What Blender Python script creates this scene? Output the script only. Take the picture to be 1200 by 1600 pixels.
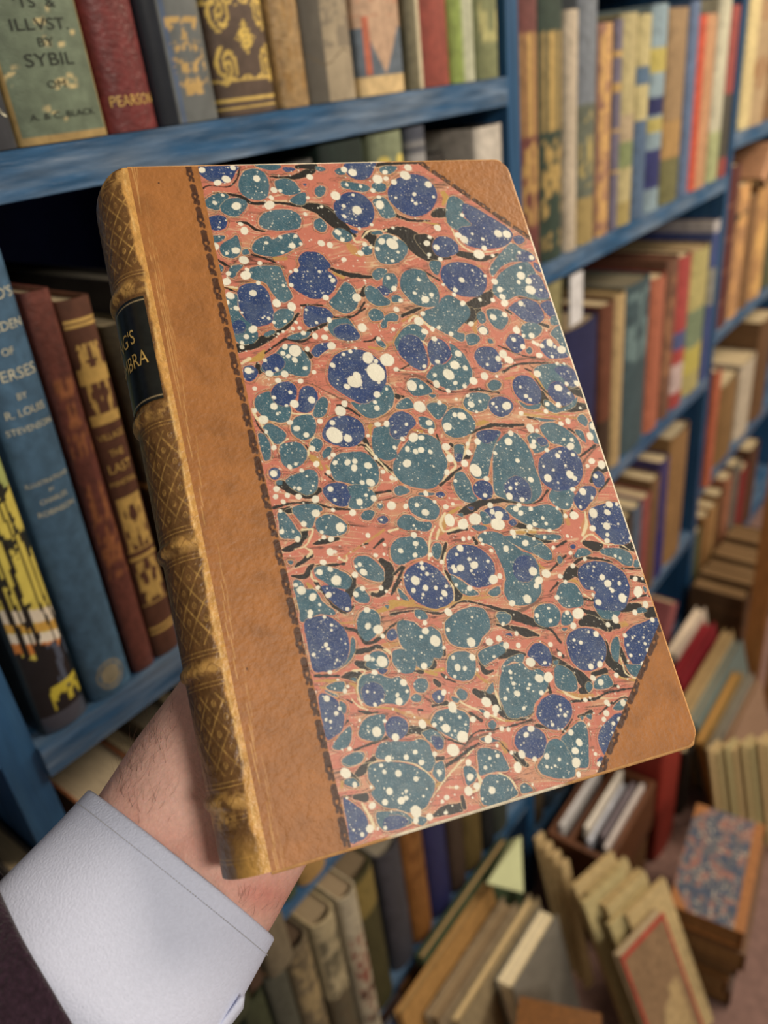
import bpy, math, random
import numpy as np
from mathutils import Matrix, Vector
random.seed(7)
for o in list(bpy.data.objects): bpy.data.objects.remove(o)
SC = bpy.context.scene; COL = SC.collection
# ------------------------------------------------------------------ camera
F = 1224.0                      # focal length in pixels of the 1200x1600 frame
D = 0.40                        # camera to shelf front, metres ("d" unit of the shelf layout)
CH = 2.90*D                     # camera height above the floor
def nrm(v): v = np.array(v, float); return v/np.linalg.norm(v)
_x = nrm([1130, 820, -F]); _z = -nrm([270, -2200, -F]); _x = nrm(_x-_z*(_x@_z)); _y = np.cross(_z, _x)
R = np.array([_x, _y, _z])      # world = R @ camera
CAMP = np.array([0.0, -D, CH])
cam_d = bpy.data.cameras.new('camera'); cam = bpy.data.objects.new('camera', cam_d); COL.objects.link(cam)
cam.matrix_world = Matrix([[R[0][0], R[0][1], R[0][2], CAMP[0]], [R[1][0], R[1][1], R[1][2], CAMP[1]], [R[2][0], R[2][1], R[2][2], CAMP[2]], [0, 0, 0, 1]])
cam_d.sensor_fit = 'VERTICAL'; cam_d.sensor_height = 36.0; cam_d.lens = F/1600*36.0
cam_d.clip_start = 0.01; cam_d.clip_end = 30
cam_d.dof.use_dof = True; cam_d.dof.focus_distance = 0.262; cam_d.dof.aperture_fstop = 7.8
SC.camera = cam
# ------------------------------------------------------------------ light and exposure
SC.view_settings.view_transform = 'Standard'; SC.view_settings.look = 'None'
SC.view_settings.gamma = 1.0; SC.view_settings.use_curve_mapping = False
SC.view_settings.exposure = 0.22
wd = bpy.data.worlds.new('world'); SC.world = wd; wd.use_nodes = True
bg = wd.node_tree.nodes['Background']; bg.inputs[0].default_value = (1.0, 0.90, 0.78, 1); bg.inputs[1].default_value = 0.17
def area(name, loc, target, size, power, col, sy=None):
    l = bpy.data.lights.new(name, 'AREA'); l.energy = power; l.color = col; l.size = size
    if sy: l.shape = 'RECTANGLE'; l.size_y = sy
    o = bpy.data.objects.new(name, l); COL.objects.link(o); o.location = loc
    o.rotation_euler = (Vector(target)-Vector(loc)).to_track_quat('-Z', 'Y').to_euler()
    return o
area('ceiling_lamp_front', (-0.30, -2.05, CH+0.95), (0.1, -0.2, CH-0.1), 0.45, 21, (1.0, 0.91, 0.79))
area('fill_light_aisle', (1.3, -1.1, CH+0.95), (1.3, 0.0, CH-0.4), 0.6, 19, (1.0, 0.84, 0.66))  # unseen soft light, added overhead to light the right-hand area
area('fill_light_far', (2.4, -0.9, CH+0.9), (1.9, 0.0, CH-0.5), 0.6, 19, (1.0, 0.82, 0.62))  # second added fill, out of view, brightens the far right shelves
# ------------------------------------------------------------------ helpers
def lin(c):
    c = np.array(c, float)/255.0
    return np.where(c <= 0.04045, c/12.92, ((c+0.055)/1.055)**2.4)
def ray(px, py): return R@np.array([px-600.0, 800.0-py, -F])
def on_y(px, py, Y=0.0):          # d-unit point where the view ray meets the plane y=Y
    r = ray(px, py); return np.array([0, -1.0, 0])+r*((Y+1.0)/r[1])
def on_z(px, py, Z):
    r = ray(px, py); return np.array([0, -1.0, 0])+r*(Z/r[2])
def xs(px, z, Y):                 # x on the line (z,Y) that is seen at column px
    a = np.array([0, Y+1.0, z]); c0 = R.T@a; c1 = R[0]
    k = (px-600.0)/F              # cx/-cz = k -> c0x+x*c1x = -k*(c0z+x*c1z)
    return -(c0[0]+k*c0[2])/(c1[0]+k*c1[2])
def W(p): return np.array([p[0]*D, p[1]*D, p[2]*D+CH])
def vn(x, y, seed=0):             # value noise 0..1
    rs = np.random.RandomState(seed); g = rs.rand(64, 64)
    xi = np.floor(x).astype(int); yi = np.floor(y).astype(int); fx = x-xi; fy = y-yi
    fx = fx*fx*(3-2*fx); fy = fy*fy*(3-2*fy)
    a = g[yi % 64, xi % 64]; b = g[yi % 64, (xi+1) % 64]; c = g[(yi+1) % 64, xi % 64]; d = g[(yi+1) % 64, (xi+1) % 64]
    return (a*(1-fx)+b*fx)*(1-fy)+(c*(1-fx)+d*fx)*fy
def fbm(x, y, seed=0, n=3):
    s = 0; a = 0.5; t = 0
    for i in range(n): s = s+a*vn(x*2**i, y*2**i, seed+i); t += a; a *= .5
    return s/t
def root(name, label, cat, loc, group=None):
    o = bpy.data.objects.new(name, None); COL.objects.link(o); o.location = loc; o.empty_display_size = 0.02
    o['label'] = label; o['category'] = cat
    if group: o['group'] = group
    return o
def mk(name, V, faces, mat, parent=None, col=None, smooth=False, label=None):
    V = np.asarray(V, float)
    if parent is not None:
        p = parent
        while p is not None: V = V-np.array(p.location); p = p.parent
    me = bpy.data.meshes.new(name)
    if isinstance(faces, np.ndarray):
        n = faces.shape[1]; me.vertices.add(len(V)); me.vertices.foreach_set('co', V.astype(np.float32).ravel())
        me.loops.add(faces.size); me.loops.foreach_set('vertex_index', faces.astype(np.int32).ravel())
        me.polygons.add(len(faces)); me.polygons.foreach_set('loop_start', np.arange(0, faces.size, n, dtype=np.int32))
        me.polygons.foreach_set('loop_total', np.full(len(faces), n, dtype=np.int32)); me.update(calc_edges=True); me.validate()
    else:
        me.from_pydata(V.tolist(), [], faces); me.update()
    if smooth: me.polygons.foreach_set('use_smooth', [True]*len(me.polygons))
    if col is not None:
        a = me.color_attributes.new('Col', 'FLOAT_COLOR', 'POINT'); c = np.ones((len(V), 4), np.float32); c[:, :3] = col
        a.data.foreach_set('color', c.ravel())
    o = bpy.data.objects.new(name, me); COL.objects.link(o)
    if parent is not None: o.parent = parent
    if mat is not None: me.materials.append(mat)
    if label: o['label'] = label
    return o
class MB:                          # collects boxes and prisms into one mesh
    def __init__(s): s.v = []; s.f = []; s.c = []
    def add(s, V, Fc, c=(1, 1, 1)):
        n = len(s.v); s.v += [tuple(p) for p in V]; s.f += [tuple(i+n for i in f) for f in Fc]; s.c += [tuple(c)]*len(V); return s
    def box(s, a, b, c=(1, 1, 1), M=None):
        V = [(x, y, z) for z in (a[2], b[2]) for y in (a[1], b[1]) for x in (a[0], b[0])]
        if M is not None: V = [M(p) for p in V]
        return s.add(V, [(0, 2, 3, 1), (4, 5, 7, 6), (0, 1, 5, 4), (2, 6, 7, 3), (0, 4, 6, 2), (1, 3, 7, 5)], c)
    def build(s, name, mat, parent=None, **k): return mk(name, s.v, s.f, mat, parent, col=np.array(s.c), **k)
# ------------------------------------------------------------------ materials
def mat(name, base=None, attr=False, rough=0.6, spec=0.4, nscale=30, namp=0.12, bump=0.0, bscale=200, stretch=(1, 1, 1), sss=0, coat=0, noise_col=None, nfac=0.5, nlo=.45, nhi=.65, sheen=0):
    m = bpy.data.materials.new(name); m.use_nodes = True; nt = m.node_tree; N = nt.nodes; L = nt.links
    b = N['Principled BSDF']; b.inputs['Roughness'].default_value = rough; b.inputs['Specular IOR Level'].default_value = spec
    if coat: b.inputs['Coat Weight'].default_value = coat; b.inputs['Coat Roughness'].default_value = 0.2
    if sheen: b.inputs['Sheen Weight'].default_value = sheen
    tc = N.new('ShaderNodeTexCoord'); mp = N.new('ShaderNodeMapping'); mp.inputs['Scale'].default_value = stretch
    L.new(tc.outputs['Object'], mp.inputs[0])
    no = N.new('ShaderNodeTexNoise'); no.inputs['Scale'].default_value = nscale; no.inputs['Detail'].default_value = 5
    L.new(mp.outputs[0], no.inputs['Vector'])
    if attr:
        at = N.new('ShaderNodeAttribute'); at.attribute_name = 'Col'; src = at.outputs['Color']
    else:
        rg = N.new('ShaderNodeRGB'); rg.outputs[0].default_value = (*lin(base), 1); src = rg.outputs[0]
    if noise_col is not None:
        mr0 = N.new('ShaderNodeMapRange'); mr0.inputs[1].default_value = nlo; mr0.inputs[2].default_value = nhi; mr0.inputs[4].default_value = nfac
        L.new(no.outputs['Fac'], mr0.inputs[0]); mx = N.new('ShaderNodeMix'); mx.data_type = 'RGBA'
        L.new(mr0.outputs[0], mx.inputs[0]); L.new(src, mx.inputs[6]); mx.inputs[7].default_value = (*lin(noise_col), 1); src = mx.outputs[2]
    mr = N.new('ShaderNodeMapRange'); mr.inputs[1].default_value = .3; mr.inputs[2].default_value = .7
    mr.inputs[3].default_value = 1-namp; mr.inputs[4].default_value = 1+namp
    no2 = N.new('ShaderNodeTexNoise'); no2.inputs['Scale'].default_value = nscale*2.3; no2.inputs['Detail'].default_value = 4; L.new(mp.outputs[0], no2.inputs['Vector'])
    L.new(no2.outputs['Fac'], mr.inputs[0]); vm = N.new('ShaderNodeVectorMath'); vm.operation = 'SCALE'
    L.new(src, vm.inputs[0]); L.new(mr.outputs[0], vm.inputs['Scale']); L.new(vm.outputs[0], b.inputs['Base Color'])
    if sss:
        b.inputs['Subsurface Weight'].default_value = sss; b.inputs['Subsurface Radius'].default_value = (0.006, 0.002, 0.001); b.inputs['Subsurface Scale'].default_value = 1.0
    if bump:
        nb = N.new('ShaderNodeTexNoise'); nb.inputs['Scale'].default_value = bscale; nb.inputs['Detail'].default_value = 4; L.new(mp.outputs[0], nb.inputs['Vector'])
        bp = N.new('ShaderNodeBump'); bp.inputs['Strength'].default_value = bump; bp.inputs['Distance'].default_value = 0.001
        L.new(nb.outputs['Fac'], bp.inputs['Height']); L.new(bp.outputs[0], b.inputs['Normal'])
    return m
M_cloth = mat('book_cloth', attr=True, rough=.55, spec=.35, nscale=60, namp=.22, bump=.25, bscale=900)
M_gloss = mat('glossy_wrapper', attr=True, rough=.22, spec=.5, nscale=40, namp=.12)
M_leath = mat('old_leather', attr=True, rough=.42, spec=.45, nscale=90, namp=.28, bump=.5, bscale=350)
M_pages = mat('page_edges', attr=True, rough=.85, spec=.1, nscale=25, namp=.16, bump=.6, bscale=60, stretch=(30, 1, 1))
M_gilt = mat('gilt', base=(205, 170, 95), rough=.38, spec=.6, nscale=150, namp=.3)
M_ink = mat('black_ink', base=(30, 36, 30), rough=.7, nscale=150, namp=.2)
M_silver = mat('pale_stamping', base=(190, 188, 165), rough=.5, nscale=150, namp=.25)
M_blue = mat('blue_paint', base=(40, 82, 120), rough=.42, spec=.45, nscale=22, namp=.3, bump=1.0, bscale=60, stretch=(.5, 4, 4), noise_col=(116, 134, 154), nfac=.8, nlo=.4, nhi=.7)
M_bluev = mat('blue_paint_upright', base=(32, 72, 110), rough=.45, spec=.4, nscale=14, namp=.22, bump=.6, bscale=40, stretch=(4, 4, .5), noise_col=(60, 104, 140), nfac=.4)
M_back = mat('blue_back_panel', base=(22, 42, 108), rough=.6, nscale=10, namp=.2)
M_backb = mat('brown_back_panel', base=(88, 62, 36), rough=.7, nscale=10, namp=.3, stretch=(4, 1, .5))
M_wood = mat('oak_wood', base=(160, 108, 58), rough=.5, nscale=20, namp=.3, stretch=(5, 5, .6))
M_dwood = mat('dark_crate_wood', base=(96, 58, 34), rough=.5, nscale=20, namp=.3, stretch=(1, 5, 5), bump=.4)
M_floor = mat('floor_carpet', base=(128, 100, 92), rough=.9, nscale=30, namp=.2, bump=.5, bscale=300)
M_wall = mat('wall_plaster', base=(150, 135, 115), rough=.9, nscale=8, namp=.08)
# ---- tracing of the marbled paper: tile origin, then shapes in 1/5 px units
MT = {
'1':(290,240),'2':(470,240),'3':(650,240),'4':(330,420),'5':(510,420),'6':(690,420),'7':(370,600),'8':(560,600),
'9':(750,600),'A':(420,780),'B':(610,780),'C':(800,780),'D':(470,960),'E':(660,960),'F':(850,960),'G':(500,1110),'H':(720,1090)}
BLOBS = '''
1b 90,95 395,95 390,150 350,215 290,230 190,215 110,160
1t 480,125 560,120 630,170 655,260 630,345 560,365 480,345 420,290 415,220 440,160
1t 700,215 770,195 840,215 880,260 900,300 830,325 760,315 710,270
1t 820,350 880,315 930,300 945,340 930,395 880,400 820,375
1t 160,360 220,320 300,310 340,340 290,390 260,440 190,430 150,400
1t 280,400 340,350 410,345 470,370 480,410 440,465 390,495 310,475 275,440
1b 165,510 240,480 310,495 325,540 300,590 230,600 170,570
1t 575,510 620,460 720,435 820,440 890,480 905,530 880,585 780,600 660,598 585,570
1t 1005,530 1050,505 1100,550 1095,600 1060,612 1010,585
1t 195,645 300,640 300,670 250,695 200,690
1t 265,750 290,700 370,655 400,640 425,700 430,770 380,815 300,800
1t 520,720 560,670 640,645 680,670 740,640 850,620 900,670 910,710 850,745 760,790 680,805 600,795 530,770
1t 440,760 480,745 500,780 450,790
1t 540,90 730,90 730,120 650,130
1b 760,110 820,105 860,125 810,145 770,135
1t 1020,100 1070,105 1095,130 1050,140 1020,125
1t 1015,270 1060,250 1095,270 1080,320 1040,340 1010,310
1b 915,235 945,235 935,255
1t 240,860 290,880 295,910 260,930
1t 335,920 360,880 420,865 450,880 400,930 385,965 345,965
1t 500,900 560,880 650,875 740,890 770,960 800,1040 835,1120 770,1165 720,1140 670,1080 620,1010 540,985 500,960
1b 880,830 910,780 960,765 1050,780 1110,840 1135,880 1110,910 1160,950 1185,1000 1150,1080 1080,1130 980,1130 880,1080 820,1030 805,960 850,920 890,880
2b 350,75 570,70 575,110 540,180 480,205 400,190 350,140
2t 265,130 320,110 350,160 290,165
2t 620,110 680,95 750,100 730,140 670,165 620,145
2t 320,215 400,225 500,240 540,270 500,300 400,285 320,260
2t 555,240 600,225 660,240 660,290 600,300 560,270
2b 255,410 280,360 340,310 420,300 500,330 560,400 575,480 540,560 460,580 380,555 290,500
2b 680,290 720,220 780,180 880,160 980,190 1050,270 1065,350 1020,440 930,490 830,480 740,420 690,360
2t 560,370 620,340 660,350 700,400 740,480 700,505 640,500 600,440
2t 250,610 290,580 370,610 405,660 370,690 300,680 255,645
2t 580,720 600,660 660,630 740,650 820,710 835,770 780,840 700,865 620,850 580,790
2t 560,610 620,600 640,630 560,630
2b 390,590 450,610 430,625 400,615
2t 480,730 540,720 560,770 520,795 480,770
2t 560,930 600,895 670,905 660,950 600,990 565,965
2t 650,950 720,935 755,980 750,1050 700,1090 640,1060
2b 590,1060 630,1030 690,1060 680,1110 620,1100
2t 500,1060 540,1030 600,1060 640,1110 690,1140 690,1180 600,1190 520,1140
2t 710,1110 770,1110 790,1150 720,1160
2t 775,1000 800,930 870,900 960,920 1010,990 1060,1040 1085,1110 1070,1180 1000,1200 900,1180 820,1110 780,1050
2t 1005,850 1060,835 1100,860 1070,950 1020,910
3t 240,380 280,330 340,350 380,400 360,480 440,560 380,600 320,600 260,560 235,500
3b 370,390 460,420 560,480 660,540 740,600 755,660 700,720 600,745 480,740 390,710 340,650 340,580 440,560 370,480
3b 130,700 170,650 240,650 310,690 335,750 300,790 210,810 140,770
3b 190,930 230,870 320,845 420,860 500,900 550,970 550,1040 500,1110 400,1120 300,1090 220,1020
3b 760,650 820,640 850,680 810,710 770,690
3t 640,800 740,700 820,740 900,780 860,840 740,850 660,890 600,960 580,890
3b 800,760 900,780 930,830 850,850 790,820
3t 600,1040 660,930 780,860 880,850 940,940 1000,1060 1040,1130 940,1140 800,1110 700,1150 620,1110
3b 880,960 960,950 1010,1040 1040,1120 950,1120 900,1050
3b 920,850 960,870 980,930 930,900
4b 205,180 240,130 330,110 400,130 450,190 470,270 490,350 470,420 380,450 300,430 240,350 205,260
4t 110,220 200,200 210,300 250,380 330,450 370,520 330,580 250,590 190,560 160,470 150,380 120,300
4b 165,430 220,400 270,440 250,500 180,500
4t 480,420 500,340 560,310 640,330 640,380 590,430 520,470
4b 730,300 800,290 900,310 950,360 930,400 860,430 780,460 730,430 720,370
4t 410,510 470,480 500,495 440,530
4t 590,540 660,505 740,490 780,500 740,540 660,555
4t 910,460 930,410 1000,390 1070,390 1110,440 1160,510 1150,550 1080,565 1000,550 940,510
4b 960,480 1010,440 1090,440 1160,515 1140,550 1060,560 980,530
4t 390,760 430,700 500,660 560,600 660,590 720,640 760,700 780,740 760,830 680,840 600,820 480,840 400,800
4b 395,760 430,700 500,660 560,700 570,760 520,800 440,810
4b 255,770 320,755 365,800 350,850 300,880 255,850
4b 780,640 830,590 920,575 940,610 880,650 830,690 790,670
4t 340,1020 400,970 470,960 560,1040 620,1080 620,1150 580,1200 450,1180 360,1110
4b 465,970 510,900 600,880 660,920 670,990 640,1040 590,1070 510,1050
4b 690,950 740,915 800,930 835,1000 820,1060 770,1120 700,1120 650,1090 680,1030
4t 800,1100 850,1010 900,1010 915,1070 890,1140 840,1165 800,1150
5t 20,260 80,190 140,105 200,130 240,200 250,260 220,320 150,350 60,310
5t 330,340 370,310 430,330 450,380 430,400 370,410 335,380
5t 470,360 520,345 565,370 550,410 480,410 470,460 430,460 430,420
5t 730,350 760,330 860,290 900,230 960,205 1030,240 1110,300 1120,370 1070,430 1020,490 1080,510 1060,570 960,520 860,470 780,420
5t 535,560 590,480 650,435 720,440 780,500 770,540 740,560 640,520 580,560 560,640 540,610
5b 560,620 580,550 640,515 720,540 760,600 790,690 790,760 750,795 680,770 620,720 575,670
5b 790,600 820,550 890,550 950,600 975,670 930,730 870,760 820,740 800,680
5t 960,580 1050,640 1100,710 1140,800 1130,880 1080,930 980,950 900,920 830,880 780,840 840,760 930,740 980,680
5t 1090,520 1150,505 1200,540 1180,580 1120,600 1095,565
5b 10,830 30,730 90,660 200,630 300,640 400,700 460,770 470,860 450,930 400,1000 300,1060 200,1020 100,960 30,900
5t 190,1040 300,1060 400,1000 460,910 510,930 530,1000 510,1080 440,1140 360,1170 280,1140
5t 390,560 430,560 465,600 450,620 400,590
5t 630,920 650,860 720,860 780,900 830,960 750,990 680,990 640,950
5t 800,980 860,985 830,1010
5t 545,1090 580,1030 640,1010 680,1060 670,1090
5t 785,1060 830,1045 920,1055 940,1100 880,1180 820,1130 790,1090
6b 520,310 580,260 650,235 740,260 790,330 800,390 750,430 680,420 620,390 560,340
6b 770,280 820,250 860,260 890,330 900,380 840,370 800,330
6t 850,380 910,370 920,430 860,440
6t 630,440 700,420 780,450 770,510 700,550 640,540 620,490
6b 500,570 540,510 620,520 650,580 630,640 580,660 530,620
6t 350,330 400,310 470,330 520,380 510,430 470,475 420,460 370,400
6t 275,360 310,330 340,360 345,410 310,430 285,400
6t 280,470 320,440 360,470 365,510 310,510
6t 360,550 390,550 405,580 370,580
6b 255,680 280,625 350,605 420,630 460,700 470,770 420,810 350,790 290,750
6t 660,640 690,610 710,640 690,670
6b 770,590 830,545 900,600 960,640 990,690 920,700 840,700 780,640
6t 850,500 930,440 980,560 1010,690 960,640 900,560
6t 720,790 780,750 850,740 920,740 1000,760 1050,820 1070,890 1020,930 900,880 850,900 820,950 760,860
6b 880,780 960,760 1030,790 1060,850 1060,900 1010,920 940,850
6b 830,940 860,890 930,880 1000,950 1040,1000 1020,1050 950,1070 880,1030 840,980
6t 800,1030 850,1040 920,1090 1000,1060 1060,1000 1040,1070 960,1110 880,1125 820,1090
6b 560,870 620,830 700,850 760,920 780,980 760,1050 680,1055 600,1010 560,940
6t 600,1030 680,1070 770,1050 760,1090 690,1100 640,1080
6t 355,910 390,870 440,870 470,900 450,940 390,950
6t 170,1040 210,980 290,965 370,990 380,1040 340,1100 260,1120 200,1100
6b 365,1060 400,1010 470,1000 540,1030 560,1080 520,1140 450,1155 390,1120
6t 1060,1160 1100,1140 1140,1190 1080,1200
7t 420,330 450,270 520,240 590,250 620,330 600,400 540,440 470,420 430,380
7t 205,340 250,305 330,340 385,390 370,440 330,470 290,460 240,390
7t 165,390 220,400 260,470 265,570 220,600 190,520
7t 340,480 400,455 490,460 545,520 540,590 480,650 400,660 350,610 335,540
7b 250,680 290,650 335,670 340,720 300,750 260,730
7t 380,760 420,720 500,690 570,665 630,700 635,780 610,840 550,870 480,840 420,810
7t 310,760 350,755 355,785 320,790
7b 670,370 720,280 800,250 900,255 980,310 1000,400 950,470 860,495 750,470 680,430
7t 575,460 610,425 660,440 670,490 630,530 590,500
7t 670,540 710,490 740,510 720,560 680,580
7t 735,610 790,550 900,530 1000,535 1080,600 1110,680 1100,780 1020,810 920,790 850,770 770,750 735,690
7b 670,830 720,780 800,770 870,800 890,880 870,950 780,950 710,900
7t 870,800 960,790 1050,830 1090,880 1050,950 960,980 880,960 890,880
7t 440,960 520,940 620,940 670,980 620,1030 590,1120 540,1120 480,1060 440,1010
7t 320,1010 370,1000 420,1060 470,1130 500,1200 350,1200 330,1100
7t 615,1080 660,1030 740,1020 820,1060 865,1110 840,1170 750,1190 640,1160
8t 105,430 120,350 180,330 250,320 250,400 330,430 300,500 300,570 220,600 140,560 110,500
8b 245,330 230,290 280,230 350,215 420,250 450,310 400,360 380,400 300,430 250,390
8t 270,640 300,560 350,490 400,430 470,390 560,400 630,450 660,530 695,600 680,690 640,770 560,820 450,810 340,770 280,700
8t 535,170 600,145 680,160 690,200 650,270 600,260 550,210
8t 650,290 680,230 740,185 820,200 890,260 915,330 870,390 780,420 700,400 660,350
8t 470,260 530,260 590,300 590,350 530,350 480,320
8t 750,480 820,480 820,560 790,610 755,590
8b 755,550 815,550 800,605 765,600
8t 870,630 900,560 930,450 920,390 980,360 1110,370 1080,450 1050,540 1030,620 1010,720 930,740 880,700
9t 100,600 120,480 200,390 260,375 330,430 400,530 430,650 470,760 480,860 400,930 280,920 180,890 110,840
9b 190,800 230,740 300,720 370,770 400,850 380,910 300,920 220,880
8b 920,390 980,360 1100,370 1060,440 980,460
8b 895,800 940,755 1010,760 1050,820 1040,890 970,900 910,860
8t 745,740 770,690 820,690 870,760 900,850 930,900 870,930 800,900 750,820
8t 280,820 330,790 400,830 370,860 300,870
8b 600,860 650,840 680,870 640,890
8t 480,850 590,850 580,870 480,870
8t 390,910 440,880 520,880 590,920 635,980 610,1050 540,1060 450,1030 400,980
8t 305,1070 350,1020 420,1030 470,1070 560,1080 570,1120 530,1150 430,1140 360,1140 310,1110
8t 150,935 190,940 180,975 155,970
8t 20,1020 70,985 125,1000 100,1060 40,1060
8b 150,1050 200,1025 235,1060 210,1090 165,1085
8b 980,990 1040,960 1110,960 1170,1010 1180,1060 1100,1060 1020,1050
8t 950,1000 980,1010 1030,1070 1000,1090 960,1070
8b 850,960 900,960 890,985
8t 770,1020 810,1010 815,1040
8t 880,1110 960,1100 1010,1130 940,1150
9t 370,410 430,380 500,420 540,480 500,520 430,540 390,470
9b 440,430 500,420 530,460 480,480
9t 470,330 540,300 620,320 700,370 760,430 790,500 780,545 720,540 640,480 560,460 500,400
9t 540,860 590,800 680,800 740,860 730,920 690,980 600,960 550,910
9b 455,620 480,560 560,510 650,490 740,530 790,600 805,700 770,780 680,830 580,830 490,770 460,700
9b 750,860 800,800 880,800 910,850 870,920 800,990 750,950 730,900
9b 885,700 930,680 970,720 970,790 920,810 880,760
9t 200,970 260,940 400,960 520,940 610,980 645,1040 630,1110 560,1140 430,1120 330,1080 240,1020
9b 220,1080 260,1050 290,1080 260,1105
9t 760,270 800,235 840,280 830,330 790,310
9t 740,360 800,370 830,460 780,420
9t 850,310 900,300 940,420 930,470 880,440
9t 430,265 500,270 600,285 500,295
Cb 595,110 620,70 700,40 780,20 850,50 900,130 930,230 940,300 890,350 800,350 720,320 650,260 610,190
At 665,480 700,445 780,450 850,500 900,570 890,640 820,640 730,600 680,550
At 350,560 370,530 450,525 540,550 620,590 650,640 620,700 560,700 480,680 420,640 370,610
Ab 410,690 460,670 540,700 620,740 645,800 640,870 600,880 540,840 470,780
At 660,750 690,690 740,700 790,770 770,810 690,800
At 190,640 250,640 290,700 350,700 400,760 420,800 520,880 490,910 400,900 330,930 250,960 240,880 210,760
Bt 0,400 20,340 80,300 180,290 260,310 295,380 280,440 180,470 80,515 20,480
At 690,940 730,870 800,860 860,900 870,980 840,1060 770,1110 710,1060 690,1000
Dt 390,200 410,180 430,250 400,340 340,400 260,450 370,330 385,260
Db 25,70 100,20 200,10 290,60 350,130 380,220 370,320 320,400 240,440 150,450 100,440 70,330 45,200
Ab 925,1040 960,1010 1000,1030 1005,1080 960,1105 925,1080
At 1010,700 1040,720 1090,780 1040,780 1015,740
At 150,480 190,485 180,510 155,500
At 905,830 940,830 930,855
Bb 105,630 120,560 180,510 260,490 350,530 420,600 480,700 490,780 440,830 360,855 280,840 190,790 130,720
Bt 60,700 90,720 150,790 100,780
Bb 440,440 470,390 540,355 640,360 720,400 790,470 820,550 800,620 800,660 700,690 620,670 540,610 460,580 440,510
Bt 470,590 560,640 640,700 690,740 640,755 570,740 500,660
Bt 320,390 350,340 400,360 390,440 370,470 330,440
Bt 680,300 720,260 800,250 880,280 950,340 1020,400 1100,430 1150,500 1170,600 1180,720 1130,800 1050,830 960,820 900,760 890,680 900,610 870,520 830,430 800,370 720,340
Bb 960,520 1000,450 1080,440 1140,500 1140,580 1080,640 1020,640 970,600
Bt 770,720 840,680 860,730 820,760 770,745
Bt 880,290 960,280 1040,280 1130,310 1200,350 1200,450 1100,420 1000,370 920,320
Bt 430,960 480,910 560,860 650,840 730,860 770,930 780,1010 720,1080 680,1150 580,1160 480,1130 430,1050
Dt 750,80 800,45 880,60 950,110 1020,95 1090,150 1110,250 1100,340 1040,340 1020,400 960,430 900,400 850,320 790,250 760,170
Bt 190,870 250,870 290,910 280,940 210,930
Bt 830,890 890,880 940,920 920,970 860,960
Bt 640,210 700,200 750,230 700,250
Bt 700,100 750,110 790,180 720,190
Bb 920,180 960,160 985,190 950,210
Ct 690,400 740,380 840,385 920,420 945,480 930,520 870,510 800,460 710,430
Ct 955,480 990,470 1000,520 955,530
Ct 490,430 520,385 590,390 615,430 540,450 490,455
Ct 350,460 375,440 395,480 370,505
Cb 450,370 480,350 500,370 480,390
Ct 185,280 280,275 370,280 380,310 300,320 200,300
Ct 180,370 240,350 300,400 315,460 270,480 200,440 150,390
Ct 650,850 700,840 780,860 850,880 800,935 710,930
Cb 515,570 540,520 620,485 720,490 820,530 890,600 920,690 910,780 870,860 780,870 650,850 640,770 650,720 570,700 530,640
Ct 350,720 380,660 440,650 500,670 550,760 550,830 460,850 400,840 350,780
Ct 180,860 240,820 320,820 370,870 380,930 340,990 240,995 180,950
Ct 390,900 440,870 480,930 450,980 390,980
Fb 175,210 200,150 260,110 350,105 430,150 480,230 485,320 450,390 380,435 300,435 230,380 190,300
Fb 640,140 700,90 800,50 860,30 920,40 890,140 830,280 780,400 700,390 650,320 625,220
Ft 635,390 700,395 760,400 740,480 680,470
Ct 980,850 1040,850 1050,880 980,890
Ct 1020,680 1055,700 1040,730
Dt 720,290 790,270 850,310 900,380 880,450 800,460 740,410 715,350
Dt 510,380 540,310 600,285 660,310 690,370 660,430 580,430 520,410
Db 600,430 680,430 640,470
Dt 455,520 500,470 590,460 700,500 770,490 840,560 850,640 800,710 720,700 650,700 580,720 490,690 455,620
Db 490,560 560,530 640,570 650,650 600,715 520,710 480,640
Dt 880,540 920,500 980,510 995,560 960,610 900,600
Dt 860,650 900,620 940,640 930,680 880,680
Db 1030,620 1080,590 1120,620 1110,680 1060,690 1025,650
Dt 200,560 270,530 340,530 335,600 280,600 220,590
Dt 180,590 260,620 290,640 240,630
Db 150,620 220,630 290,680 330,750 340,830 320,910 240,970 200,970 170,850 140,700
Dt 300,680 350,700 355,760 330,770
Dt 250,1020 300,950 380,870 400,930 380,1020 310,1060 260,1050
Dt 455,900 490,830 560,790 660,785 650,850 660,910 620,980 520,985 455,950
Db 660,860 700,805 770,800 830,840 835,910 790,970 720,980 670,930
Et 65,840 110,760 180,740 260,740 350,780 370,860 350,940 300,990 200,950 100,890
Dt 950,920 1040,900 1110,960 1115,1040 1070,1060 1020,1010 960,950
Db 1020,960 1090,960 1110,1030 1060,1050
Dt 320,1150 400,1090 480,1075 500,1110 450,1170 370,1190
Dt 390,500 430,495 425,525
Et 190,420 200,340 260,295 340,290 410,340 415,430 390,500 320,520 240,500 200,460
Et 440,300 500,260 620,230 650,290 600,330 520,380 480,395 440,340
Eb 820,320 850,250 910,220 980,260 1010,330 1000,400 930,405 880,360
Et 610,440 640,370 700,330 790,310 780,380 700,370 640,420
Et 600,560 620,440 690,390 780,380 830,430 920,430 960,470 980,560 930,640 880,700 850,780 740,810 670,800 630,720 600,640
Et 1030,430 1060,395 1130,420 1190,480 1215,560 1190,600 1120,600 1050,570 1030,500
Eb 890,760 920,680 1000,625 1090,640 1160,700 1165,800 1100,890 1020,900 940,860 900,810
Et 500,600 550,530 560,600 530,620
Et 265,610 300,580 350,610 340,660 300,670
Et 230,640 290,660 270,690 235,670
Et 510,850 550,825 580,860 560,895 520,880
Et 440,740 490,750 480,780
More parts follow.
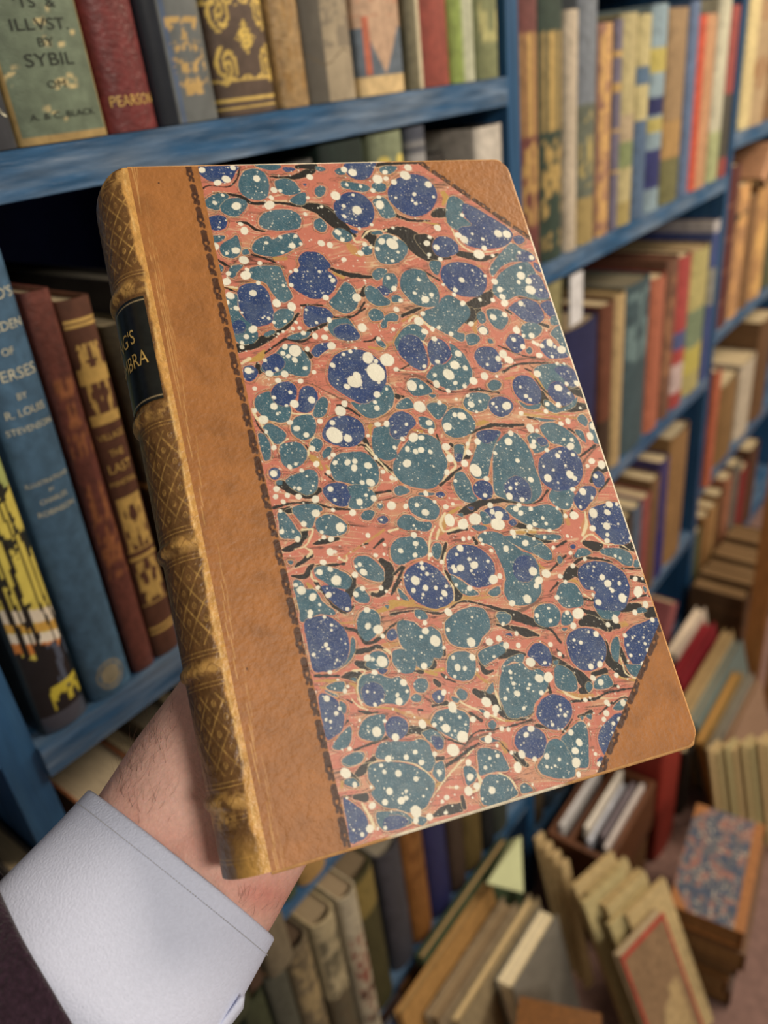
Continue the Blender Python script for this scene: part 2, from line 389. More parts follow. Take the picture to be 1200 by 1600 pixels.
Eb 720,1000 740,920 810,870 900,890 960,950 970,1040 930,1110 850,1130 770,1080
Eb 960,1100 1010,1040 1080,1050 1120,1110 1100,1180 1010,1200
Et 450,970 520,950 560,970 600,990 500,1000
Et 600,230 630,210 640,250
Et 1090,110 1140,105 1110,130
Eb 650,155 690,145 700,170
Et 580,0 680,0 680,60 620,85 590,40
Ft 520,260 540,190 580,180 590,260 580,370 540,340
Ft 325,560 350,530 380,570 350,605
Ft 390,540 420,490 490,470 530,510 530,560 460,585 400,580
Ft 75,370 110,360 100,400
Ft 540,740 580,680 640,660 650,700 620,745
Fb 425,940 460,870 540,790 600,770 610,830 560,930 490,1090 460,1080 430,1010
Fb 415,1140 450,1110 470,1140 440,1190
Ft 330,790 370,780 370,820 340,810
Ft 220,880 270,840 320,850 345,940 350,1050 345,1190 280,1200 200,1200 150,1100 130,980 180,920
Ft 280,800 310,800 300,830
Gt 435,330 470,260 580,240 700,240 790,225 850,260 870,310 890,370 900,420 850,480 760,420 640,395 540,390 450,375
Gt 370,480 400,420 500,400 620,405 730,430 820,480 890,550 895,620 860,700 820,760 700,800 600,770 520,760 450,720 400,650 430,610 390,560
Gt 440,800 520,790 640,790 720,850 700,890 600,930 500,940 450,880
Gb 500,850 600,820 690,860 620,920 510,930
Gb 180,690 250,720 320,770 370,850 380,920 360,990 240,1040 215,900
Gt 170,390 230,340 300,330 340,360 310,410 240,430
Gt 200,540 260,530 310,580 260,600 200,580
Gt 880,490 900,420 960,400 980,500 950,560 900,530
Gt 720,860 780,830 840,850 800,900
Ht 130,420 170,395 240,400 310,420 340,470 370,530 370,570 290,580 220,590 150,610 135,520
Ht 160,680 200,610 290,600 370,630 420,700 440,760 300,830 180,840 150,750
Ht 20,560 60,530 110,560 125,620 90,670 50,680
Ht 465,690 500,665 550,700 560,730 480,750
Ht 600,530 650,450 680,350 740,320 800,350 830,400 880,500 890,610 800,635 700,620 630,590
'''
DOTS = {
'1':'128,128,28 370,110,25 318,200,35 250,228,30 555,195,30 290,325,15 228,385,20 397,410,38 655,403,42 690,285,28 740,290,17 670,345,22 970,183,28 1170,330,40 460,603,35 430,550,20 230,725,35 393,757,33 323,777,15 455,832,40 580,855,20 630,697,17 740,652,17 833,720,28 900,705,15 860,645,17 757,772,14 470,950,43 480,905,18 335,937,22 320,1000,34 568,1010,20 825,1027,20 862,912,20 820,922,14 1060,700,30 1127,714,27 1095,1125,27 1150,990,22 1130,960,14 1045,922,14 525,1090,28 710,1168,35 830,1190,35 345,1108,33 765,1030,15 935,473,18 1062,415,14 955,345,16',
'2':'338,125,28 405,148,35 600,200,42 658,145,22 665,195,22 728,223,25 815,170,42 997,240,28 563,288,22 275,330,38 467,255,15 360,243,15 887,317,18 898,390,16 742,345,12 872,368,12 1037,338,12 408,323,14 335,410,18 440,442,40 340,490,18 617,400,38 610,340,18 838,110,32 290,615,27 325,673,20 632,685,30 715,705,50 740,662,20 600,745,20 467,777,26 337,828,22 760,770,14 717,837,16 720,580,14 1070,580,28 1007,652,18 985,700,27 1060,732,26 1003,790,18 1090,825,20 553,555,16 683,970,17 728,1055,25 780,1148,18 437,1125,38 890,1090,16 1020,1103,18 972,1140,32 922,985,16 500,992,12 500,710,20 545,733,14 458,585,14',
'3':'95,242,28 137,338,13 165,580,28 330,637,28 375,670,34 642,625,34 710,630,35 360,480,18 440,627,12 492,787,44 533,738,24 522,668,15 600,797,16 357,987,23 440,912,10 305,1065,20 300,1103,16 213,1023,14 540,955,14 612,1000,26 655,1063,24 820,953,36 880,995,28 895,1065,42 803,1005,17 817,890,14 675,1120,25 690,1170,28 820,1170,22 600,1145,20 902,812,22 807,773,15 977,1065,12 365,1170,24 500,1140,16',
'4':'120,100,34 150,210,34 328,190,30 125,262,22 198,308,24 512,270,36 630,298,37 1137,225,36 923,400,24 327,472,36 450,387,16 403,383,10 240,343,12 275,530,24 490,418,16 578,410,16 663,418,16 637,468,18 690,462,18 523,508,12 562,490,14 898,470,20 720,502,22 812,525,27 887,535,27 823,420,14 742,320,12 1180,460,40 940,602,36 655,640,54 577,608,26 560,660,22 602,682,20 653,712,26 420,715,18 290,795,32 512,785,18 455,818,32 575,822,32 733,777,20 523,872,25 698,877,24 340,935,20 240,577,18 750,627,22 618,965,18 490,1075,32 650,1055,38 785,1025,32 490,1005,18 588,1068,14 517,1133,14 1042,1050,26 1010,1112,45 803,807,20 410,1180,38 340,1110,20 240,612,20',
'5':'580,248,18 773,238,32 822,203,18 693,190,12 997,200,17 1010,165,18 1057,87,23 1067,270,22 547,318,25 523,473,17 753,350,22 722,410,40 768,490,28 828,470,22 877,458,18 975,508,20 843,548,24 1030,662,30 1003,752,40 1085,775,23 955,825,48 847,830,18 868,725,20 765,762,18 860,900,32 1007,892,20 1080,917,20 952,953,20 1150,877,34 407,547,20 325,695,50 475,712,60 387,810,80 222,880,60 240,835,35 160,920,26 187,645,18 133,668,16 228,620,14 395,982,30 395,1088,25 380,1042,18 48,753,24 667,912,46 742,922,20 545,785,22 410,888,14 387,722,20 885,1045,18 730,1080,50 1130,1060,28 1002,1140,20 1057,1150,35 1015,1018,14 1130,430,24 470,940,14',
'6':'602,104,18 417,100,26 457,160,25 475,218,26 493,268,32 618,272,23 403,378,28 492,358,24 585,480,32 703,522,26 640,523,17 325,484,36 72,508,20 563,553,20 635,608,24 845,578,32 885,608,15 937,632,36 783,602,20 865,685,15 720,575,18 747,590,18 480,665,36 442,703,26 525,712,36 357,748,14 335,838,34 248,875,34 748,820,32 912,930,32 977,898,18 1057,895,25 993,973,14 615,923,13 660,993,17 692,1020,13 825,1057,20 912,1062,24 403,1053,14 510,1070,36 428,1080,12 230,1058,28 203,992,16 300,1035,14 273,1117,14 620,1130,20 763,675,26 903,740,16 957,742,12 430,840,14',
'7':'840,155,27 810,210,46 208,278,40 468,347,28 543,398,25 763,400,72 868,425,36 747,302,24 1100,315,26 1025,403,16 590,505,27 290,497,24 413,648,22 462,625,16 288,700,32 622,625,28 547,720,10 487,817,20 450,810,14 865,612,28 922,603,24 917,655,30 1025,637,32 767,615,22 753,553,22 723,577,16 717,690,22 1085,575,20 980,770,22 1045,770,36 732,820,26 1070,893,28 960,922,30 767,905,16 615,900,34 483,880,28 303,880,24 363,920,22 617,1010,36 523,1093,26 810,1120,42 340,993,18 350,1155,22 905,1005,30 752,985,18 665,1157,16 1143,685,18 1010,868,16 650,290,25 415,300,25 310,820,28 395,870,24 140,200,16 230,375,16 595,795,12 507,675,20',
'8':'220,310,27 375,315,16 430,418,42 290,375,12 345,430,22 383,508,24 447,528,24 490,515,28 562,530,20 380,620,37 492,420,25 190,685,20 260,733,22 292,742,16 553,303,28 568,367,28 695,333,38 803,250,33 752,242,20 477,175,50 633,148,18 685,490,34 716,580,34 830,620,32 915,675,54 930,450,28 692,690,26 853,467,18 860,535,25 318,665,10 283,497,18 758,757,16 990,870,20 1000,740,24 258,950,40 370,955,24 523,1003,32 457,945,20 527,855,24 683,960,24 737,937,16 595,920,16 713,1060,48 820,1095,45 912,1055,54 828,1070,22 1088,1095,58 1047,998,22 1095,1025,34 1030,948,26 433,1105,10 180,1060,12 170,940,10 75,1183,22 430,1175,22',
'9':'393,345,36 240,385,25 222,450,34 413,485,28 420,450,20 293,598,20 522,517,20 687,290,25 632,310,22 860,408,32 880,330,28 655,432,15 717,436,18 707,487,33 727,552,17 607,560,22 625,530,14 530,735,34 703,707,35 740,737,22 397,747,25 497,643,12 667,637,12 575,672,12 725,822,22 803,840,32 237,813,18 230,877,30 283,780,14 330,903,22 305,947,22 280,975,26 318,1008,24 397,975,20 733,1027,36 427,1095,20 388,1117,26 490,1047,16 517,1090,16 603,970,16 877,887,14 903,720,20 950,630,36 873,603,28 840,640,18 785,960,14 680,940,12 100,153,14 207,173,36 118,540,18 543,1143,18 257,1160,26 783,187,12 515,215,20 325,228,18 445,365,18 610,770,10 360,95,18 393,122,14 667,1030,20',
'A':'430,297,20 487,312,26 480,412,34 517,410,18 425,493,28 775,283,20 835,438,20 903,355,16 900,430,13 527,633,45 397,570,28 480,547,24 740,570,32 710,510,20 680,525,14 673,590,28 680,742,26 733,698,24 877,693,22 255,712,40 343,765,34 467,748,28 383,690,20 613,857,18 398,823,15 325,885,26 320,917,20 767,865,28 775,992,28 853,1018,40 890,1070,20 435,920,16 490,983,14 490,1023,12 447,1138,20 468,1170,14 1013,773,14 918,720,14 210,670,20 190,253,12 103,250,20 410,255,14 225,312,26 1030,402,22 1135,280,26',
'B':'463,168,48 565,200,42 575,168,22 842,195,56 795,98,22 848,125,36 545,382,30 518,430,14 490,530,20 505,557,22 548,537,32 615,468,17 655,515,35 632,558,14 762,484,14 805,627,42 855,600,24 195,635,40 250,537,22 287,583,18 243,498,18 275,692,26 355,693,18 180,712,22 422,735,28 437,680,16 255,745,14 397,773,14 313,435,20 400,490,20 620,695,26 515,670,16 788,400,18 903,387,27 1052,342,26 705,317,18 740,262,14 967,290,18 1120,310,14 1115,563,38 1160,635,36 1140,677,24 1070,780,38 950,812,28 452,882,34 270,965,22 277,1028,28 350,1107,46 632,1118,40 773,1115,32 848,1087,26 905,1143,28 1000,1142,24 985,1050,20 1145,908,18 638,922,12 450,1020,18 880,975,18 80,403,22 193,437,22 197,347,24 720,350,14 615,303,18 570,310,20 420,1160,14 225,925,12 955,258,24',
'C':'635,108,40 745,102,27 740,210,32 630,228,28 745,277,18 743,325,24 760,40,30 818,38,16 922,305,14 487,125,34 433,288,15 323,378,17 457,420,18 570,467,18 267,582,38 378,602,22 705,610,26 748,658,32 863,772,38 675,805,28 838,657,18 785,715,18 633,747,16 770,700,14 352,767,22 517,893,50 430,887,20 285,852,14 195,908,20 300,950,18 480,990,28 808,938,34 750,980,22 960,885,24 1043,822,28 985,722,44 963,622,22 1018,620,12 1097,943,20 417,645,18 883,1065,18 300,1135,20 107,342,27 255,298,15 807,443,14 845,460,12 475,520,22 640,528,10 625,697,14 172,308,14 830,193,10 335,322,12',
'D':'523,90,25 603,117,42 640,170,20 973,130,30 1050,207,46 940,175,16 520,340,32 563,350,18 635,368,50 577,453,26 963,403,30 1118,260,16 802,533,32 768,443,14 830,600,16 768,680,34 755,630,20 1117,610,26 1080,650,16 203,657,28 345,598,22 367,563,16 303,735,18 277,773,20 233,838,15 197,823,14 197,235,18 100,315,18 283,355,12 520,603,14 593,917,44 740,960,34 655,833,18 460,827,14 950,857,38 1043,862,20 382,1050,20 895,1075,20 825,1118,22 683,1125,28 1047,1090,20 1190,1060,56 940,1157,24 228,452,20 290,510,12 210,270,14 580,705,18 635,670,12 323,1055,10 720,740,10',
'E':'523,213,32 598,190,26 653,243,28 203,120,16 240,337,18 390,335,30 275,415,30 332,422,20 253,485,15 430,432,14 845,373,42 957,378,16 912,500,38 983,490,42 687,450,18 712,540,18 740,618,28 693,497,12 648,657,18 667,585,13 825,580,14 837,548,14 930,612,22 793,733,17 1000,235,20 1075,312,18 235,725,44 147,815,20 185,888,36 313,955,48 292,803,16 395,820,28 95,862,20 500,685,44 573,737,35 503,782,30 570,780,20 620,893,22 672,898,20 515,975,36 97,1090,20 360,1155,26 530,935,14 848,893,30 810,940,24 777,1093,34 877,1130,22 697,1080,18 973,1107,24 1070,1133,15 1160,922,24 1115,788,18 1080,745,14 1063,790,10 1133,762,10 1017,862,16 1093,897,10 1063,897,10 1075,708,12 560,330,14 585,1103,16 525,1125,14 583,1025,16 230,943,10 338,860,12 255,910,12 185,490,10 1177,85,22',
'F':'437,390,28 367,407,26 407,153,26 287,220,18 235,200,14 348,138,12 565,475,22 383,497,26 443,530,28 632,165,18 847,43,20 693,183,12 777,180,10 790,228,14 655,238,12 678,320,16 810,280,18 773,390,24 657,362,12 35,492,40 323,668,20 618,690,28 490,687,24 505,705,16 487,772,28 468,820,22 350,858,14 542,852,18 590,820,22 535,925,10 210,922,25 275,1000,30 245,1065,30 253,1160,40 400,1090,14 122,310,20 50,233,20 580,565,14 120,1133,14 20,1110,24 360,652,12',
'G':'200,490,48 1115,205,48 985,140,38 743,325,20 673,365,24 535,380,28 895,340,22 800,405,20 612,492,30 503,480,20 478,430,18 750,535,24 543,632,32 508,717,28 635,705,34 672,685,22 673,630,16 750,790,52 857,832,32 750,860,28 510,918,18 390,925,36 452,925,14 330,970,20 262,935,12 408,745,32 272,580,24 932,482,24 957,712,17 990,680,24 1067,600,18 1160,630,40 1160,412,26 1175,520,30 210,685,12 400,600,16 808,670,12 983,800,18 453,550,8 428,462,10',
'H':'192,547,18 227,472,15 288,455,18 445,545,42 245,725,32 70,622,30 60,730,34 125,690,30 395,430,16 92,782,10 60,505,24 770,483,15 673,540,15 710,548,10 738,533,12 900,508,40 893,415,30 1052,440,16 925,350,30 1080,520,22 560,680,12 920,600,24 285,658,8 170,790,12'}
# veins: tile, colour (k black, y ochre, c cream, s brown), x,y,width ...
VEINS = '''
1k 220,310,10 350,320,15 450,345,20 510,385,18 600,390,15 720,385,15 850,400,20 960,410,40 1080,440,60 1200,520,60
1k 660,180,8 800,190,20 900,170,35 980,130,40 1010,100,30
1k 400,535,8 480,545,16 540,590,16 620,608,6
1k 520,790,8 620,820,12 700,850,8
1k 280,1035,6 340,1060,10 410,1085,6
1k 870,105,20 1000,95,40
1k 120,290,6 180,250,8 330,260,8 400,200,8 420,110,8
1k 230,820,8 300,860,14 340,880,8
1y 700,820,30 780,820,24
1y 280,1055,10 400,1055,14
1s 560,120,10 640,160,12 760,165,8
2k 30,410,30 150,440,60 240,510,70 320,570,60 420,640,20
2k 490,650,20 540,640,60 570,700,40
2k 660,600,20 800,620,70 900,700,110 1000,780,90 1060,800,30
2k 740,480,20 850,520,16 1010,525,8
2k 1040,460,20 1100,460,55 1160,470,40
2k 230,895,14 300,925,24 400,950,28 560,965,12
2k 590,90,20 700,78,18 900,72,16
2y 380,720,40 420,760,60 470,800,20
2y 1110,310,30 1130,350,30 1110,400,16
2y 260,935,20 330,965,26
2y 900,520,8 1080,560,14
2c 480,660,8 540,600,12 650,605,12 670,590,8
2c 400,640,10 430,690,18 500,690,8 580,740,8
2k 480,1100,30 500,1040,10
3k 20,660,40 90,700,90 150,790,60 260,810,20
3k 330,780,30 420,800,40 520,820,30 640,790,16
3k 440,1170,30 530,1140,50 600,1080,30
3k 800,1120,8 940,1140,10 1050,1140,8
3k 140,480,30 210,460,50 240,460,30
3y 220,300,16 250,350,16 220,390,10
3y 480,880,16 560,880,10
3c 280,590,10 340,700,10 450,765,10 620,760,8 740,700,6
4k 210,620,50 320,590,55 400,560,50 500,510,25 600,440,24 680,350,14
4k 540,570,10 600,548,16 700,570,16 780,530,10
4k 760,490,20 850,450,24 930,400,18
4k 950,375,10 1080,380,12 1200,310,10
4k 360,740,20 370,790,44
4k 740,640,20 770,680,34
4k 420,660,8 500,600,12 580,545,10
4k 700,285,10 870,288,12
4y 300,720,20 380,690,50 410,640,20
4c 80,130,10 200,150,14
4y 140,150,16 210,165,10
4c 620,1100,14 640,1130,14 780,1130,12 830,1060,8
4s 790,900,8 1000,1010,14 1090,1050,14
4c 240,740,20 300,700,24
5k 590,370,16 700,320,20 740,305,10
5k 1110,290,20 1150,320,80 1110,400,50
5k 130,380,14 230,360,12 300,260,10
5k 540,980,12 600,1000,14
5k 760,20,10 880,90,12
5k 790,880,10 900,950,10 1010,965,8
5k 1120,945,10 1200,935,10
5k 290,570,8 360,560,10 390,530,8
5k 700,720,8 560,800,10
5y 330,610,12 430,625,24 500,580,18
5y 570,490,12 520,580,14
5c 740,560,8 790,600,10 820,700,10 770,800,8 560,790,8
5s 540,820,10 700,830,16 800,870,10
5c 640,410,16 700,370,16 800,450,16 830,480,20
5y 590,410,16 680,360,12
6k 200,290,30 290,260,60 350,230,60 380,200,30
6k 230,330,40 230,380,40 190,420,14
6k 500,320,12 540,350,16
6k 730,860,8 800,950,10 880,1010,8
6y 690,810,14 780,910,24 830,990,14
6k 960,930,14 1050,950,40 1110,990,24
6k 960,1110,10 1020,1080,50 1120,1070,30
6k 790,970,16 790,1030,44
6k 480,805,14 600,745,12 830,735,8
6k 230,940,10 330,950,10 450,970,8
6k 770,430,16 830,450,20
6k 650,780,8 700,800,10
6y 270,370,30 250,440,40 270,500,14
6y 500,860,14 560,850,24
6y 600,1130,10 760,1150,16 950,1180,12
6k 440,600,8 640,680,8 730,690,8
6s 480,740,10 640,700,14 800,710,10
6k 740,240,8 850,235,8
7k 340,780,40 420,820,50 560,880,26 640,830,34
7k 290,965,18 440,930,14 600,930,12 740,970,14 880,980,10
7k 350,985,20 410,985,40
7k 1000,440,30 1020,470,24
7k 1000,480,12 1120,600,16 1200,690,14
7k 140,240,8 170,330,8 250,420,8
7k 520,1160,28 540,1190,24
7k 690,700,8 760,755,10
7k 540,480,10 570,520,10
7k 1080,860,10 1200,835,10
7k 790,170,16 870,190,16 960,250,8
7y 570,560,24 620,600,50 660,660,30
7y 1030,340,20 1050,320,20
7y 700,640,20 720,670,20
7c 120,200,20 160,270,20 230,370,12 290,480,12
7c 600,420,10 560,520,12 560,560,12
7c 400,430,14 340,470,10 
7c 1000,490,8 1130,620,10 1180,690,10
8k 0,480,12 40,480,14 120,570,18 200,640,24 265,675,12
8k 640,790,14 720,720,18 800,655,16
8k 260,80,14 310,100,26
8k 870,390,8 950,350,16 1060,320,20 1200,330,16
8k 820,570,30 850,560,40
8k 720,470,12 760,500,20
8k 800,1010,30 880,970,50 1000,920,30 1200,910,18
8k 700,1165,16 840,1130,22
8k 130,850,12 250,835,12
8k 610,390,10 640,480,12
8y 430,360,12 500,370,16
8y 920,320,20 980,300,36
8y 620,1180,20 660,1150,30 680,1080,12
8y 90,330,20 90,400,14
8y 660,1040,20 800,960,20
8y 800,180,14 880,230,16
8c 0,470,6 60,470,8 180,620,8 300,730,8 420,800,6
8c 660,500,12 720,560,24 760,640,20 700,700,16 660,760,8
8c 880,400,8 850,500,18 810,580,16
8c 680,1010,16 640,1080,20 670,1150,16 760,1130,14 850,1100,10
9k 190,320,12 340,320,14
9k 120,900,10 200,905,12 300,930,12 450,920,12 530,830,12
9k 480,60,16 500,130,50 540,180,30
9k 640,200,20 720,175,60 820,180,30
9k 690,50,14 800,80,44
9k 870,760,20 920,680,40 1000,660,30
9k 930,840,8 1010,740,14
9k 640,990,12 645,1080,18
9k 270,1110,16 400,1130,22
9k 780,570,10 900,480,14 
9k 980,560,20 1000,620,34
9k 370,260,10 480,280,14
9k 700,1040,10 720,990,14
9k 690,350,10 760,390,14
9y 280,130,14 450,210,18 650,250,16 770,270,16
9y 0,300,24 60,300,16
9y 830,1060,24 850,1140,20
9y 670,1030,30 690,1090,30
9y 30,1100,12 200,1140,12
9c 820,1000,10 830,1100,24 800,1180,20
9s 800,620,14 880,520,14 930,480,14
Ak 110,395,14 150,390,34 230,350,34 270,290,34 285,245,30
Ak 350,350,14 430,330,32 540,310,18
Ak 210,525,14 290,470,28 330,440,26
Ak 180,600,8 280,600,30 320,540,30 350,510,12
Ak 380,525,14 590,505,14
Ak 820,380,10 890,315,18
Ak 880,480,30 940,540,50 930,640,50 870,740,30 810,740,20
Ak 660,620,30 640,700,50 620,760,40
Ak 370,650,20 440,740,20 510,830,22 600,885,18 660,840,12
Ak 960,745,10 1030,630,14
Ak 980,590,10 1040,530,22
Ak 720,365,6 770,345,10
Ak 570,1000,10 690,1040,12 760,1130,12 860,1080,12 920,1020,8
Ak 90,100,10 190,90,30
Ay 590,450,12 690,385,14 830,290,14 900,240,14
Ay 850,880,30 1000,820,40 1120,800,40
Ay 300,660,20 330,690,30
Ay 560,970,14 680,960,24
Ac 260,240,14 340,235,16 320,310,10 280,370,10 200,390,8
Ac 290,380,12 330,410,26 300,455,12
Ac 330,560,8 340,620,16 380,640,10
Ac 540,460,8 600,480,20 610,440,8
Ac 940,250,16 1010,230,14
Bk 400,480,18 415,410,22 435,345,14
Bk 430,560,16 480,640,30 520,740,60 500,790,14
Bk 0,900,8 200,870,10 400,890,10 550,800,10 700,820,14 850,860,20 1000,910,44 1200,1000,20
Bk 960,190,20 1060,225,36
Bk 1060,280,16 1200,310,44
Bk 830,980,10 1000,1020,34 1160,1065,8
Bk 10,740,14 80,580,18 110,530,10
Bk 650,300,14 670,340,20
By 0,800,30 120,820,40 300,860,30 420,840,20 550,780,40 720,770,22 860,740,12
By 350,290,16 390,230,24 470,100,18
By 440,330,10 400,460,16
By 710,740,20 770,730,24
Bc 350,210,10 310,300,14 300,470,12
Bc 430,420,8 415,560,10 490,690,8 495,790,8
Bc 380,240,20 360,310,16
Bs 0,880,10 200,850,14 400,900,8
Bs 700,860,16 900,870,30 1000,880,30 1180,780,14
Ck 570,340,30 650,370,50 700,360,20
Ck 860,370,30 950,370,50 1010,380,30
Ck 490,500,16 560,460,18 700,470,12 780,490,8
Ck 420,610,40 480,560,60 530,610,20
Ck 860,540,8 940,545,10 1030,530,8
Ck 930,610,20 1050,640,34
Ck 1050,900,30 1100,885,60 1160,880,50
Ck 550,860,10 620,900,40 720,960,70 830,990,30
Ck 540,970,14 640,960,50 760,1010,30
Ck 860,860,30 940,840,40 1000,830,20
Ck 930,790,8 1040,750,10 1130,790,8
Ck 300,560,12 420,440,12
Ck 560,780,14 650,790,16
Ck 350,370,10 420,330,14
Ck 300,720,8 360,650,12
Cy 410,90,12 430,150,20
Cy 580,130,14 560,230,40 600,290,24
Cy 20,260,20 180,250,24
Cy 430,630,16 500,640,18 530,680,12
Cy 830,970,20 880,970,30 900,980,16
Cy 210,510,12 250,540,16
Cc 0,245,8 150,238,10 360,258,8
Cc 540,330,10 620,275,14 730,350,10 850,355,8 960,430,6
Cc 560,740,8 620,780,8 
Ck 120,270,14 200,320,30 300,330,14
Dk 430,290,30 520,280,26 600,250,20 660,280,14
Dk 440,380,30 500,400,44 560,420,20
Dk 110,480,14 200,480,14 300,480,12
Dk 320,490,14 400,480,50 450,490,60
Dk 1000,415,20 1035,390,40 1020,340,10
Dk 1120,280,20 1120,310,28
Dk 890,440,14 950,450,22
Dk 450,755,12 520,768,14 600,765,8
Dk 1045,520,20 1080,550,26
Dk 1100,460,8 1140,500,16
Dk 1030,715,14 1140,690,22
Dk 820,930,30 870,900,40 1050,900,14 1120,960,10
Dk 420,1060,8 600,990,16 680,960,12
Dk 480,1190,16 570,1130,30
Dk 350,110,12 450,130,12 520,220,14 620,190,14 700,100,12 800,40,10
Dk 340,870,8 365,830,12
Dk 920,745,8 950,748,10
Dk 360,665,8 400,690,10
Dy 640,240,20 700,240,40 760,230,24
Dy 110,520,14 230,520,24 300,510,12
Dy 160,570,20 220,580,10
Dy 380,540,16 430,560,24 440,640,8
Dy 480,720,10 700,735,16 850,790,20 1020,840,22
Dy 880,410,14 960,440,20 1060,470,20
Dy 1160,320,24 1150,370,24
Dc 400,440,10 500,440,14 450,520,12 445,620,8 480,710,8
Dc 640,270,8 690,290,20 710,330,10
Dc 370,620,6 440,710,8 520,745,6
Ds 240,60,8 350,120,14 430,130,10
Dc 60,310,8
Ek 470,610,20 560,670,50 620,760,40 680,805,24 800,815,14 870,760,8
Ek 600,340,16 660,310,44 720,298,30 800,312,14
Ek 450,370,14 490,450,25 550,440,12
Ek 700,100,20 800,140,44 910,165,10
Ek 690,30,14 860,80,18 1000,120,16 1080,220,12
Ek 1010,350,40 1100,400,44 1200,460,24
Ek 980,540,14 1000,610,18
Ek 370,770,16 460,830,18
Ek 340,1010,10 420,920,10 560,900,10 700,870,10 860,820,8
Ek 180,1190,16 360,1060,18 440,1010,14
Ek 890,870,20 990,885,16
Ek 150,465,10 190,500,14 260,530,8
Ek 410,600,30 460,630,40
Ek 715,1080,20 760,1140,34 820,1180,20
Ek 1170,820,10 1100,920,14
Ek 0,900,10 130,950,10 330,1020,10
Ek 740,1140,10 600,990,8
Es 300,1060,20 420,960,20 560,920,16
Es 740,860,12 880,830,16
Ey 60,440,20 160,430,30
Ey 400,440,16 460,500,24 530,540,16
Ey 530,790,8 640,830,14 780,820,10 870,780,10
Ey 600,1000,20 640,1030,50 650,1070,20
Ey 1050,600,10 1180,625,14
Ey 0,830,14 90,865,22
Ec 250,600,8 310,690,10 440,750,12 540,790,10 640,832,8
Ec 570,600,16 620,740,8
Ec 980,590,10 900,650,8 870,740,6
Fk 480,230,30 500,340,50 600,440,50 660,480,20
Fk 180,410,20 280,490,60 340,560,60 290,600,30
Fk 380,470,20 480,440,30 
Fk 290,70,30 350,50,60 430,70,44 480,120,20
Fk 210,680,14 400,660,14 500,610,12 700,575,10
Fk 540,700,8 600,655,8 660,655,8
Fk 270,800,16 370,760,20
Fk 430,780,10 530,690,10
Fk 590,270,30 640,380,24
Fk 100,270,10 150,330,12
Fk 530,560,16 570,555,12
Fy 230,630,20 300,635,34 380,630,20
Fy 590,490,14 720,520,20
Fy 590,330,10 620,420,16
Fy 600,90,24 650,80,20
Fc 150,600,10 210,640,20 280,660,8
Fc 600,340,8 640,460,10 720,500,6
Gk 290,500,30 330,470,50 400,420,16
Gk 280,680,30 350,680,50
Gk 890,820,20 980,780,50 1090,760,50
Gk 240,500,20 290,560,30
Gk 700,160,20 780,160,40 
Gk 200,560,20 220,580,20
Gk 900,380,20 960,370,24
Gs 900,450,12 1050,400,20 1180,290,20
Gc 370,440,6 430,400,8 560,395,8 700,405,8 820,470,8 900,560,8
Gc 880,680,8 1000,510,14 1200,300,10
Gc 330,730,20 390,830,20 430,930,16
Gy 900,600,20 930,570,24
Gy 170,560,20 170,600,16
Gk 430,260,8 540,200,12 640,180,8
Hk 420,430,20 470,470,30 500,520,16
Hk 30,860,20 10,780,24
Hc 100,580,14 150,640,24 130,720,20 70,740,14
Hc 300,590,8 400,650,14 440,730,10
Hy 330,370,24 350,420,36
'''
# ------------------------------------------------------------------ the setting
def struct(o): o['kind'] = 'structure'; return o
struct(MB().box((-1.2, -2.6, -0.05), (3.6, 0.6, 0.0)).build('floor', M_floor))
struct(MB().box((-1.2, 0.30, 0.0), (3.6, 0.36, 2.6)).build('wall_back', M_wall))
# ------------------------------------------------------------------ held book: frame solved from its cover
S = 0.2186e-3
_c = [np.array([a-600, 800-b, -F]) for a, b in ((199, 262), (788, 250), (1092, 1160), (424, 1362))]
_l = np.linalg.solve(np.array([-_c[1], _c[2], -_c[3]]).T, -_c[0])
P0 = CAMP+R@(_c[0]*S); _P1 = CAMP+R@(_c[1]*_l[0]*S); _P3 = CAMP+R@(_c[3]*_l[2]*S)
BW = np.linalg.norm(_P1-P0); BH = np.linalg.norm(_P3-P0)
eu = nrm(_P1-P0); ev = nrm(_P3-P0); ew = nrm(np.cross(ev, eu))   # right, down, towards the viewer
if ew@(CAMP-P0) < 0: ew = -ew
BT = 0.030                                        # thickness of the held book
def Lc(u, v, w=0.0): return P0+np.multiply.outer(u, eu)+np.multiply.outer(v, ev)+np.multiply.outer(w, ew)
def uv(px, py, w=0.0):                            # cover coordinates of a traced point
    r = ray(px, py); o = CAMP-P0; t = (w-o@ew)/(r@ew); p = o+r*t; k = eu@ev; a = p@eu; b = p@ev; return np.array([(a-k*b)/(1-k*k), (b-k*a)/(1-k*k)])
def px_of(u, v, w=0.0):
    p = (Lc(u, v, w)-CAMP)@R; return 600+F*p[..., 0]/-p[..., 2], 800-F*p[..., 1]/-p[..., 2]
hb = root('held_book', 'half leather antique book with blue and red marbled boards held up in the hand', 'book', Lc(-.004, BH, -BT/2))
